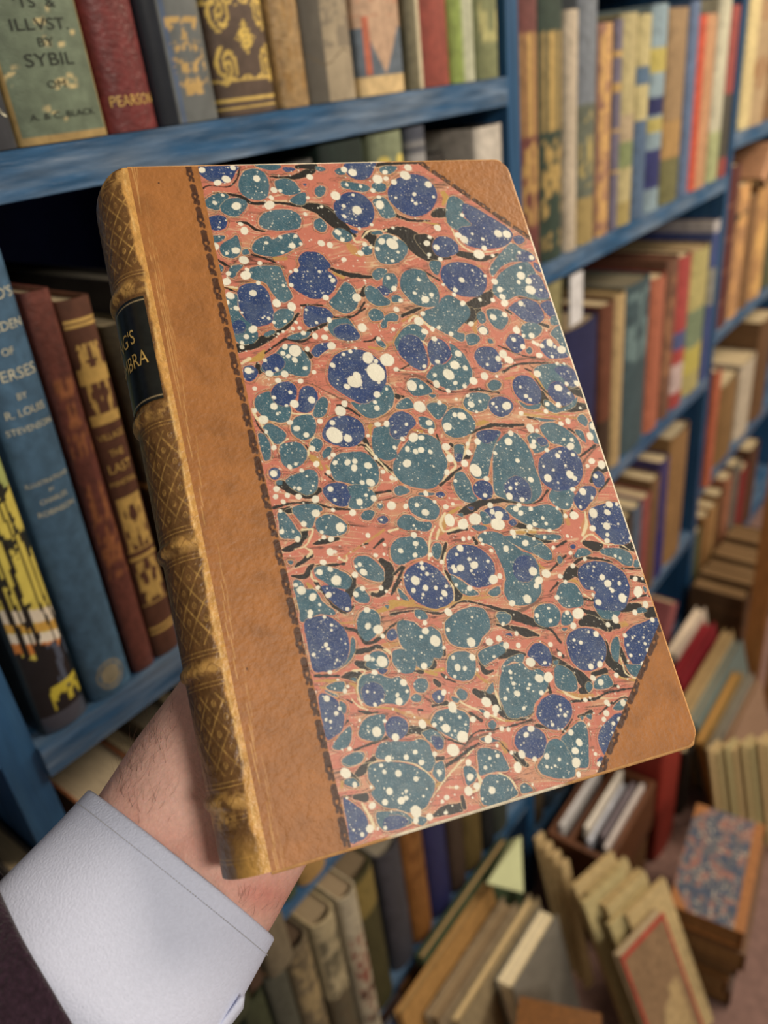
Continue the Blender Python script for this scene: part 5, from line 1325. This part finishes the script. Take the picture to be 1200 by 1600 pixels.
ebk('orange terracotta book right of the teal book', 1010, 1031, (1024, 440), col=(190, 104, 74), side=(140, 40, 40))
ebk('mottled brown book right of the terracotta book', 1032, 1048, (1040, 414), col=(128, 86, 64), orn=((.2, .9, (160, 116, 84), .45),), side=(96, 36, 30), pages=(110, 70, 50))
ebk('coral red book with blue and white picture', 1049, 1068, (1062, 408), col=(190, 72, 68), zones=((.1, .3, (206, 180, 176)), (.4, .52, (84, 96, 150))), side=(120, 96, 60))
ebk('yellow and green picture book with worn spine', 1069, 1096, (1090, 396), col=(190, 178, 106), zones=((.35, .6, (126, 146, 110)), (.15, .33, (200, 186, 80))), side=(150, 120, 72), pages=(176, 150, 106))
ebk('cobalt blue book with white head at the end of the second shelf', 1097, 1112, (1128, 342), col=(74, 92, 156), zones=((.94, 1, (200, 196, 196)), (.5, .72, (150, 150, 140))), side=(34, 40, 110))
# --- second bay, third shelf
def fbk(label, x0, x1, top, y=0.0, z=-2.10, **k): return book(label, x0, x1, z, top, y, group=GF, **k)
fx = lambda p: xs(p, -2.10, 0)
for k, (p0, p1, tz, c_, lb, kw) in enumerate((
    (968, 984, -1.60, (84, 66, 44), 'dark tan book left of the slate blue one, third shelf', {}), (985, 998, -1.60, (92, 108, 132), 'slate blue book on the third shelf', {}), (999, 1010, -1.60, (170, 84, 78), 'rose red slim book on the third shelf', {}),
    (1011, 1023, -1.56, (132, 96, 60), 'tan slim book left of the purple book', {}), (1024, 1037, -1.52, (72, 62, 120), 'purple book with bright blue foot, third shelf', {'zones': ((0, .4, (52, 50, 130)),)}), (1038, 1066, -1.46, (158, 116, 66), 'wide ochre book with brown board, third shelf', {'side': (88, 50, 28), 'pages': (180, 164, 130)}))):
    fbk(lb, fx(p0), fx(p1), tz, .0, col=c_, **kw)
book('cream book at the left of the third shelf beside the marbled cover', fx(946), fx(964), -2.10, -1.54, -.02, col=(206, 178, 124), group=GF)
book('pink and maroon book lying slanted under the third shelf, second bay', 2.95, 3.03, -2.595, -2.30, -.05, col=(176, 92, 92), side=(120, 30, 50), lean=24, group=GF)
for k, (c_, nm_) in enumerate((((84, 70, 50), 'umber'), ((60, 74, 90), 'dusty blue'), ((140, 110, 70), 'straw'), ((92, 52, 46), 'wine'), ((70, 80, 60), 'moss'))):
    book(nm_+' book on the bottom shelf of the second bay', 1.83+k*.10, 1.925+k*.10, -2.62, -2.18-.02*(k % 2), .02, col=c_, group='books on the bottom shelf of the second bay')
    book(nm_+' book on the third shelf of the second bay, hidden by the marbled cover', 1.83+k*.10, 1.92+k*.10, -2.10, -1.62-.02*(k % 2), .02, col=c_, group=GF)
    book(nm_+' book on the second shelf of the second bay near the upright', 1.80+k*.028, 1.826+k*.028, -1.30, -.86-.02*(k % 2), .03, col=c_, group=GE) if k < 3 else None
# --- far bay
def gbk(label, z, pl, pr, top, y=0.0, **k): return rowbook(label, pl, pr, z, top, y, group=G3, **k)
gbk('cream patterned book at the far bay top shelf, top right corner of the photo', -.336, 1160, 1200, .60, col=(190, 160, 116), orn=((0, 1, (140, 96, 60), .45),), zones=(), fn=lambda S_, T_, cc: np.where((S_ < -.55)[..., None], lin((206, 190, 140)), cc))
gbk('tan leather book cut by the right edge of the photo, far bay top shelf', -.336, 1202, 1226, .60, col=(150, 110, 70))
gbk('maroon ribbed leather book beside the far upright', -1.12, 1119, 1138, (1146, 262), col=(104, 48, 42), m=M_leath, zones=((.16, .18, (150, 96, 70)), (.36, .38, (150, 96, 70)), (.56, .58, (150, 96, 70)), (.76, .78, (150, 96, 70))))
gbk('orange-tan book with dark label band, far bay second shelf', -1.12, 1139, 1156, (1180, 282), col=(196, 142, 90), orn=((0, 1, (220, 170, 110), .4),), zones=((.74, .80, (84, 80, 60)),))
gbk('brown book between two orange-tan books, far bay', -1.12, 1157, 1170, (1190, 300), col=(140, 100, 60))
gbk('orange-tan gilt book at the right edge of the photo, far bay', -1.12, 1171, 1192, (1200, 290), col=(200, 146, 86), orn=((0, 1, (224, 180, 110), .4),))
gbk('dull green book past the right edge, far bay second shelf', -1.12, 1193, 1215, .55, col=(92, 96, 66))
book('orange leather book lying aslant on the maroon ribbed book', 3.86, 3.94, -.585, -.41, -.02, col=(196, 138, 94), side=(110, 40, 34), lean=42, group=G3)
gbk('vermilion book leaning against the tan folio, far bay', -1.88, 1097, 1113, (1132, 575), y=-.03, col=(206, 104, 70), side=(110, 30, 34), pages=(190, 164, 128))
gbk('large mottled tan folio, far bay third shelf', -1.88, 1115, 1146, (1178, 560), y=.0, col=(150, 112, 62), side=(92, 64, 34))
gbk('off-white book on the far bay third shelf', -1.88, 1150, 1172, .42, col=(206, 192, 166))
gbk('brown book with cream top, far bay third shelf', -1.88, 1174, 1196, .56, col=(120, 84, 50))
for k, (p0, p1, hh, c_, lb) in enumerate(((1077, 1090, .42, (92, 96, 62), 'olive green book'), (1091, 1101, .46, (176, 126, 70), 'honey brown book'), (1102, 1111, .46, (196, 146, 84), 'pale honey book'), (1112, 1122, .48, (120, 78, 44), 'walnut brown book'), (1123, 1134, .52, (176, 108, 74), 'copper orange book'), (1135, 1146, .54, (112, 108, 98), 'ash grey book'), (1147, 1160, .44, (150, 40, 40), 'crimson book'), (1161, 1176, .5, (96, 60, 40), 'deep brown book'))):
    gbk(lb+' on the lowest shelf of the far bay', -2.60, p0, p1, hh, col=c_)
# --- strip of the bay left of the first upright
book('white and grey book standing left of the first upright, bottom left', .135, .19, -1.6, -1.06, -.06, col=(206, 204, 196), side=(150, 150, 146), group='books in the bay left of the first upright')
book('grey-brown book left of the first upright above the cuff', .195, .24, -1.6, -1.0, -.03, col=(96, 88, 78), group='books in the bay left of the first upright')
book('black book in the middle shelf left of the first upright', .15, .235, -.75, -.2, .02, col=(46, 48, 52), group='books in the bay left of the first upright')
# ------------------------------------------------------------------ things standing on the floor in front of the shelves
def slab(label, A, B, Cc, th, col, name='book', pages=PG, spine=None, group=None, m=None, inset=.006, fn=None, cat='book', pagesonly=False, cc=None):
    """book given by its front board: A,B top corners, Cc bottom corner under A (d units); boards + pages, thickness th (d) going backwards"""
    A, B, Cc = W(A), W(B), W(Cc); u = B-A; v = Cc-A; v = v-nrm(u)*(v@nrm(u)); n = nrm(np.cross(u, v)); 
    if n@(CAMP-A) < 0: n = -n
    t = th*D; rt = root(name, label, cat, A+v, group); U = np.linalg.norm(u); Vv = np.linalg.norm(v); eu_, ev_ = u/U, v/Vv; bt = min(.0025, t*.12)
    def P(a, b, w): return A+eu_*a+ev_*b-n*w
    def bx(a0, a1, b0, b1, w0, w1, nm, mt, c, lab=None):
        g_ = MB(); g_.box((a0, b0, w0), (a1, b1, w1), lin(c), M=lambda p: P(*p)); return g_.build(nm, mt, rt, label=lab)
    m = m or M_cloth; sp_ = spine or col; i_ = min(inset, .03*U)
    if fn:
        na, nb = 60, 80; aa, bb = np.meshgrid(np.linspace(0, U, na), np.linspace(0, Vv, nb)); pts = A+aa[..., None]*eu_+bb[..., None]*ev_+n*.0002
        ii = np.arange(na*nb).reshape(nb, na); q = np.stack([ii[:-1, :-1], ii[:-1, 1:], ii[1:, 1:], ii[1:, :-1]], -1).reshape(-1, 4)
        mk('cover_paper', pts.reshape(-1, 3), q, m, rt, col=fn(aa/U, bb/Vv).reshape(-1, 3))
    bx(0, U, 0, Vv, 0, bt, 'front_cover', m, col); bx(0, U, 0, Vv, t-bt, t, 'back_cover', m, col)
    g_ = MB(); k = 9
    for q in range(k):
        w0 = bt+(t-2*bt)*q/k; w1 = bt+(t-2*bt)*(q+1)/k; j = i_*(.7+.5*random.random()); cx = lin(pages)*(.88+.24*random.random())
        g_.box((j, j, w0), (U-bt if spine is not False else U-j, Vv-j, w1-.00005), cx, M=lambda p: P(*p))
    g_.build('page_block', M_pages, rt)
    if spine is not False: bx(U-bt, U, 0, Vv, bt, t-bt, 'spine', m, sp_)
    return rt
GFL = 'folios and boards standing on the floor in front of the near bay'
def Z(px, py, z): return on_z(px, py, z)
def fol(label, p0, p1, ztop, zbot, lean, th, col, **k):    # top edge from pixel p0 (near) to p1 (far) at height ztop, base shifted by lean towards the room
    if 'yy' in k: y = k.pop('yy'); A = on_y(*p0, y); B = on_y(*p1, y); B[2] = A[2] = ztop
    else: A = Z(*p0, ztop); B = Z(*p1, ztop); y = (A[1]+B[1])/2; A[1] = B[1] = y
    lean = .10
    Cc = np.array([A[0], y-lean, zbot]); return slab(label, A, B, Cc, th, col, group=k.pop('group', GFL), **k)
zf = -2.9
fol('green folio with cream top edge leaning on the lowest shelf', (662, 1500), (794, 1308), -2.28, zf+.004, .10, .028, (62, 76, 54), pages=(206, 176, 128), spine=False)
fol('large plain brown folio leaning behind the pale green card', (628, 1588), (768, 1382), -2.30, zf+.004, .16, .028, (168, 128, 76), pages=(190, 160, 110), spine=False)
fol('grey-brown board folder right of the large brown folio', (688, 1600), (806, 1410), -2.36, zf+.004, .10, .055, (138, 122, 98), pages=(160, 140, 110), spine=False)
fol('cream edged folio left of the bright white page block', (716, 1600), (842, 1402), -2.38, zf+.004, .10, .033, (150, 134, 104), pages=(222, 202, 158), spine=False)
fol('grey wrapped folio with bright cream page block and white round sticker', (800, 1545), (873, 1430), -2.38, zf+.004, .12, .066, (128, 124, 114), pages=(240, 226, 190), spine=False, m=M_gloss, cat='book')
st_ = bpy.data.objects[-1]
a = Z(814, 1306, -2.20); b = Z(818, 1395, -2.26); c = Z(760, 1380, -2.24); d_ = Z(800, 1312, -2.22)
tri = [W(p) for p in (a, b, c, d_)]; nn_ = nrm(np.cross(tri[1]-tri[0], tri[2]-tri[0])); nn_ = nn_ if nn_[2] > 0 else -nn_
rt = root('card', 'pale green folded card lying on the brown folio', 'card', sum(tri)/4)
mk('front_leaf', [p+nn_*.001 for p in tri]+[p for p in tri], [(0, 1, 2, 3), (7, 6, 5, 4), (0, 4, 5, 1), (1, 5, 6, 2), (2, 6, 7, 3), (3, 7, 4, 0)], mat('green_card', base=(198, 204, 156), rough=.7, namp=.05), rt)
mk('back_leaf', [p-nn_*.002 for p in tri]+[p-nn_*.003 for p in tri], [(0, 1, 2, 3), (7, 6, 5, 4), (0, 4, 5, 1), (1, 5, 6, 2), (2, 6, 7, 3), (3, 7, 4, 0)], mat('green_card_back', base=(184, 190, 146), rough=.7, namp=.05), rt)
sk = Z(867, 1461, -2.50)
# small boards at the foot of the lowest shelf
fol('cream edged thin board at the bottom edge, nearest the white flowered books', (545, 1608), (592, 1560), -2.42, zf+.004, .03, .010, (170, 150, 110), pages=(214, 190, 140), spine=False, yy=-.050)
fol('white edged blue board at the bottom edge of the photo', (572, 1606), (628, 1548), -2.40, zf+.004, .03, .010, (96, 104, 130), pages=(222, 214, 190), spine=False, yy=-.030)
fol('short dark brown board leaning between white edged board and green folio', (628, 1552), (655, 1520), -2.36, zf+.004, .03, .008, (96, 66, 38), pages=(130, 90, 50), spine=False, yy=-.018)
# large worn leather volume lying at the bottom
def flat(label, A, B, Cc, z, th, col, group=None, name='book', pages=PG, fn=None, m=None, spine=None):   # lying book, top face corners by pixel at height z
    A, B, Cc = Z(*A, z), Z(*B, z), Z(*Cc, z); return slab(label, A, B, Cc, th, col, name=name, group=group, pages=pages, fn=fn, m=m, spine=spine)
flat('worn brown leather book lying at the bottom edge of the photo', (812, 1556), (940, 1584), (735, 1700), -2.34, .44, (120, 78, 36), m=M_leath, pages=(170, 120, 60))
# booklets in a leaning row, and the red bordered one in front
GB = 'cream booklets leaning in a row'
A0_, B0_ = Z(897, 1385, -2.30), Z(958, 1330, -2.30); A6_ = Z(963, 1436, -2.35); un_ = nrm(B0_-A0_); hn_ = np.array([un_[1], -un_[0], 0]); gp_ = abs((A6_-A0_)@hn_)/6
for k in range(7):
    A = A0_+hn_*gp_*k+un_*((A6_-A0_)@un_)*k/6+nrm(np.array([-.05, -.22, -.50]))*(.007*k+.018*(k % 2))+un_*.03*math.sin(k*2.3); B = A+(B0_-A0_); Cc = A+np.array([-.05, -.22, -.50])
    slab('cream paper booklet in the leaning row, '+('nearest the wooden tray', 'second from the wooden tray', 'third from the wooden tray', 'middle of the seven', 'third behind the red bordered booklet', 'second behind the red bordered booklet', 'directly behind the red bordered booklet')[k], A, B, Cc, min(.0165, gp_*.62), (190-4*(k % 3), 168, 122), group=GB, pages=(214, 190, 140), spine=False, name='booklet', cat='booklet')
def fn_red(a_, b_):
    c = np.empty(a_.shape+(3,)); c[:] = lin((138, 112, 84)); c *= (.85+.3*fbm(a_*6, b_*8, 3, 3))[..., None]
    x = np.hypot((a_-.55)/.30, (b_-.75)/.30); c[(x < 1)] = lin((178, 154, 112)); c[(abs(a_-.72) < .12) & (b_ > .38) & (b_ < .75)] = lin((174, 150, 108))
    e = (a_ < .045) | (a_ > .955) | (b_ < .035) | (b_ > .965); c[e] = lin((172, 62, 52)); return c
A = Z(970, 1496, -2.36); B = Z(1036, 1424, -2.36); A2_ = A+np.array([-.05, -.22, -.50])
slab('grey-brown picture booklet with thin red border in front of the cream booklets', A, B, A2_, .03, (170, 150, 120), pages=(206, 190, 160), fn=fn_red, name='booklet', cat='booklet', spine=False)
GN = 'thin beige pamphlets leaning between folio and booklets'
for k in range(4):
    A = Z(838+13*k, 1312+14*k, -2.22-.02*k); B = Z(850+13*k, 1300+14*k, -2.22-.02*k); 
    slab('thin beige pamphlet, '+('farthest left', 'second from the left', 'third from the left', 'farthest right')[k]+' of the four beside the wooden tray', A, B, A+np.array([.22, -.16, -.55]), .012, (184, 160, 116), group=GN, pages=(206, 182, 138), spine=False, name='pamphlet', cat='pamphlet')
# wooden tray with divided compartments holding white edged records
tr = root('wooden_tray', 'dark wooden divided tray holding white edged sleeves', 'tray', W(Z(930, 1340, -2.6)))
a = Z(848, 1312, -2.42); b = Z(925, 1385, -2.42); far = Z(962, 1168, -2.42)
x0, y1, y0, x1 = 1.70, -.10, -.335, 2.12; wl = .022
def tbx(p, q, nm): dbox(p, q, nm, M_dwood, tr)
tbx((x0, y0, -2.66), (x1, y1, -2.64), 'base'); tbx((x0, y0, -2.64), (x0+wl, y1, -2.42), 'end_panel'); tbx((x1-wl, y0, -2.64), (x1, y1, -2.42), 'end_panel')
tbx((x0+wl, y1-wl, -2.64), (x1-wl, y1, -2.42), 'side_panel'); tbx((x0+wl, y0, -2.64), (x1-wl, y0+wl, -2.42), 'side_panel'); tbx((x0+wl, y0+(y1-y0)*.62, -2.64), (x1-wl, y0+(y1-y0)*.62+wl*.8, -2.42), 'divider')
GS = 'paper sleeves filed in the wooden tray'
for k, (f, c_, z_) in enumerate(((.86, (206, 204, 204), -2.40), (.78, (60, 54, 56), -2.46), (.50, (226, 218, 204), -2.38), (.40, (196, 200, 212), -2.41), (.31, (52, 48, 54), -2.45), (.24, (120, 110, 116), -2.38), (.14, (206, 196, 190), -2.40))):
    yy = y0+(y1-y0)*f; sl = MB().box(W((x0+.04+.012*(k % 3), yy-.007, -2.635)), W((x1-.05-.03*(k % 2), yy+.007, z_)), lin(c_)).build('paper_sleeve', M_cloth)
    V0 = W((x0+.2, yy, -2.635)); me = sl.data; me.transform(Matrix.Translation(Vector(-V0))); sl.location = V0
    sl['label'] = ('white', 'black', 'ivory', 'pale blue-grey', 'blackish', 'mauve grey', 'off-white')[k]+' edged sleeve filed in the '+('left' if k < 2 else 'right')+' compartment of the wooden tray'; sl['category'] = 'sleeve'; sl['group'] = GS
# box under the tray, and box carrying the stack of small books
def crate(label, x0, x1, y0, y1, z0, z1, col, nm='cardboard_box'):
    r = root(nm, label, 'box', W(((x0+x1)/2, (y0+y1)/2, z0))); m_ = mat('box_card', base=col, rough=.8, namp=.15, bump=.2); t = .012
    dbox((x0, y0, z0), (x1, y1, z0+t), 'base', m_, r); dbox((x0, y0, z0+t), (x0+t, y1, z1), 'side_panel', m_, r); dbox((x1-t, y0, z0+t), (x1, y1, z1), 'side_panel', m_, r)
    dbox((x0+t, y0, z0+t), (x1-t, y0+t, z1), 'side_panel', m_, r); dbox((x0+t, y1-t, z0+t), (x1-t, y1, z1), 'side_panel', m_, r)
    dbox((x0, y0, z1), (x1, (y0+y1)/2-.002, z1+t*.5), 'flap', m_, r); dbox((x0, (y0+y1)/2+.002, z1), (x1, y1, z1+t*.5), 'flap', m_, r); return r
crate('brown cardboard box under the wooden tray', x0+.02, x1-.02, y0+.01, y1-.01, zf+.002, -2.672, (120, 84, 48))
# stack of four leather books with the small marbled one on top
q0, q1, q2 = Z(1089, 1255, -2.45), Z(1196, 1290, -2.45), Z(1041, 1411, -2.45)
uu = q1-q0; vv_ = q2-q0; vv_ = vv_-uu*(vv_@uu)/(uu@uu)
def fn_mb(a_, b_):
    c = np.empty(a_.shape+(3,)); f1 = fbm(a_*13, b_*19, 5, 3); f2 = fbm(a_*14+4, b_*20, 9, 3); c[:] = lin((128, 106, 102)); c[f1 > .50] = lin((66, 78, 98)); c[f2 > .57] = lin((96, 98, 104)); c[(f1 < .34)] = lin((146, 100, 90))
    a = (fbm(a_*40, b_*50, 2, 1) > .86); c[a] = lin((190, 180, 160))
    lt = (a_ > .86) | (a_+b_*1.3 < .22) | (a_+(1-b_)*1.3 < .26); c[lt] = lin((158, 104, 58)); return c
slab('small half leather book with faded marbled boards on top of the leather stack', q0, q0+uu, q0+vv_, .085, (150, 98, 52), fn=fn_mb, pages=(120, 84, 50), spine=(150, 100, 54))
zz = -2.45-.091
for k, (cl, th_) in enumerate((((96, 66, 40), .085), ((84, 62, 44), .078), ((110, 74, 40), .08), ((58, 36, 24), .086))):
    sh = np.array([.02*math.sin(k*2.1), -.012*math.cos(k*1.7), zz+2.45]); s_ = 1.02-.02*k
    slab(('dark brown leather book directly under the small marbled one', 'mottled leather book third from the top of the stack', 'tan leather book fourth in the stack', 'blackish brown book at the bottom of the leather stack')[k], q0+sh, q0+uu*s_+sh, q0+vv_*s_+sh, th_, cl, m=M_leath, pages=(122, 90, 56), group='leather books stacked under the small marbled one'); zz -= th_+.006
cx_, cy_ = q0[0]+.5*(uu[0]+vv_[0]), q0[1]+.5*(uu[1]+vv_[1])
# red and dark books standing beside the tray
GR = 'books standing between the tray and the paper piles'
def stand(label, px0, px1, py, z, zb, col, th=.10, **k):
    y = -.36; a = on_y(px0, py, y); b = on_y(px1, py, y); return book(label, a[0], b[0], zb, a[2], y, dep=.28, col=col, group=GR, **k)
stand('scarlet book standing right of the wooden tray', 1044, 1072, 1160, -2.28, zf+.004, (168, 44, 30), side=(70, 30, 26))
stand('blackish book right of the scarlet book', 1075, 1084, 1180, -2.30, zf+.004, (46, 40, 34))

# fans of papers and boards in front of the second and far bays
GP = 'folios and boards leaning in front of the second bay'
for lb, p0, p1, z, le, th_, cl, pgc in (('white topped folio leaning below the second bay', (1052, 1020), (1106, 950), -2.40, .12, .045, (206, 190, 172), (236, 222, 200)),
    ('maroon folio right of the white topped folio', (1062, 1062), (1118, 972), -2.42, .14, .055, (130, 34, 44), (150, 50, 56)), ('broad beige folio right of the maroon folio', (1068, 1106), (1150, 985), -2.46, .22, .040, (178, 152, 108), (200, 176, 130)),
    ('blue-grey folio leaning right of the beige folio', (1084, 1130), (1164, 1000), -2.50, .2, .038, (120, 134, 130), (150, 150, 136)), ('ochre edged folder above the marble topped stack', (1096, 1160), (1160, 1048), -2.52, .10, .034, (150, 120, 70), (214, 172, 104)),
    ('grey folder right of the ochre edged folder', (1110, 1170), (1180, 1052), -2.54, .16, .028, (130, 128, 118), (160, 150, 130)), ('faded pink-brown folder near the right edge', (1130, 1168), (1192, 1062), -2.56, .16, .024, (150, 122, 100), (170, 140, 110))):
    fol(lb, p0, p1, z, zf+.004, le, th_, cl, group=GP, pages=pgc, spine=False)
GQ = 'cream pamphlets fanned above the marbled stack'
for k in range(8):
    A = Z(1108, 1172, -2.36)+(Z(1199, 1158, -2.36)-Z(1108, 1172, -2.36))*k/7; B = A+(Z(1126, 1156, -2.36)-Z(1108, 1172, -2.36)); A[2] -= .02*(k % 2); B[2] -= .02*(k % 2)
    slab('cream pamphlet, number '+('one', 'two', 'three', 'four', 'five', 'six', 'seven', 'eight')[k]+' from the left in the fan above the marbled stack', A, B, A+np.array([.10, -.14, -.50]), .010, (196-6*(k % 3), 172, 126), group=GQ, pages=(210, 188, 142), spine=False, name='pamphlet', cat='pamphlet')
# slim oak shelving standing in the aisle at the right
ow = root('oak_rack', 'upright oak boards of a rack at the right edge of the photo', 'rack', W((4.4, -.25, zf)))
for p in (1160, 1188):
    a = np.array([3.25, -.365-(p-1160)*.0042, 0]); dbox((a[0], a[1]-.05, zf), (a[0]+.045, a[1]+.03, -1.25 if p < 1180 else -1.1), 'post', M_wood, ow)

GT = 'tall folios standing on the floor before the far bay'
for k in range(7):
    cl = ((96, 66, 38), (120, 88, 52), (84, 58, 36), (140, 106, 64), (70, 50, 34), (110, 78, 44), (92, 70, 46))[k]
    book('brown ribbed folio, '+('nearest the second bay', 'second from the left', 'third from the left', 'middle one', 'third from the right', 'second from the right', 'farthest right')[k]+' of seven before the far bay', 3.36+.10*k, 3.452+.10*k, zf+.004, -2.38+.02*(k % 2), -.30, dep=.27, col=cl, group=GT, m=M_leath, pages=(136, 104, 66), zones=tuple((t, t+.03, tuple(int(v*1.3) for v in cl)) for t in (.2, .4, .6, .8)))
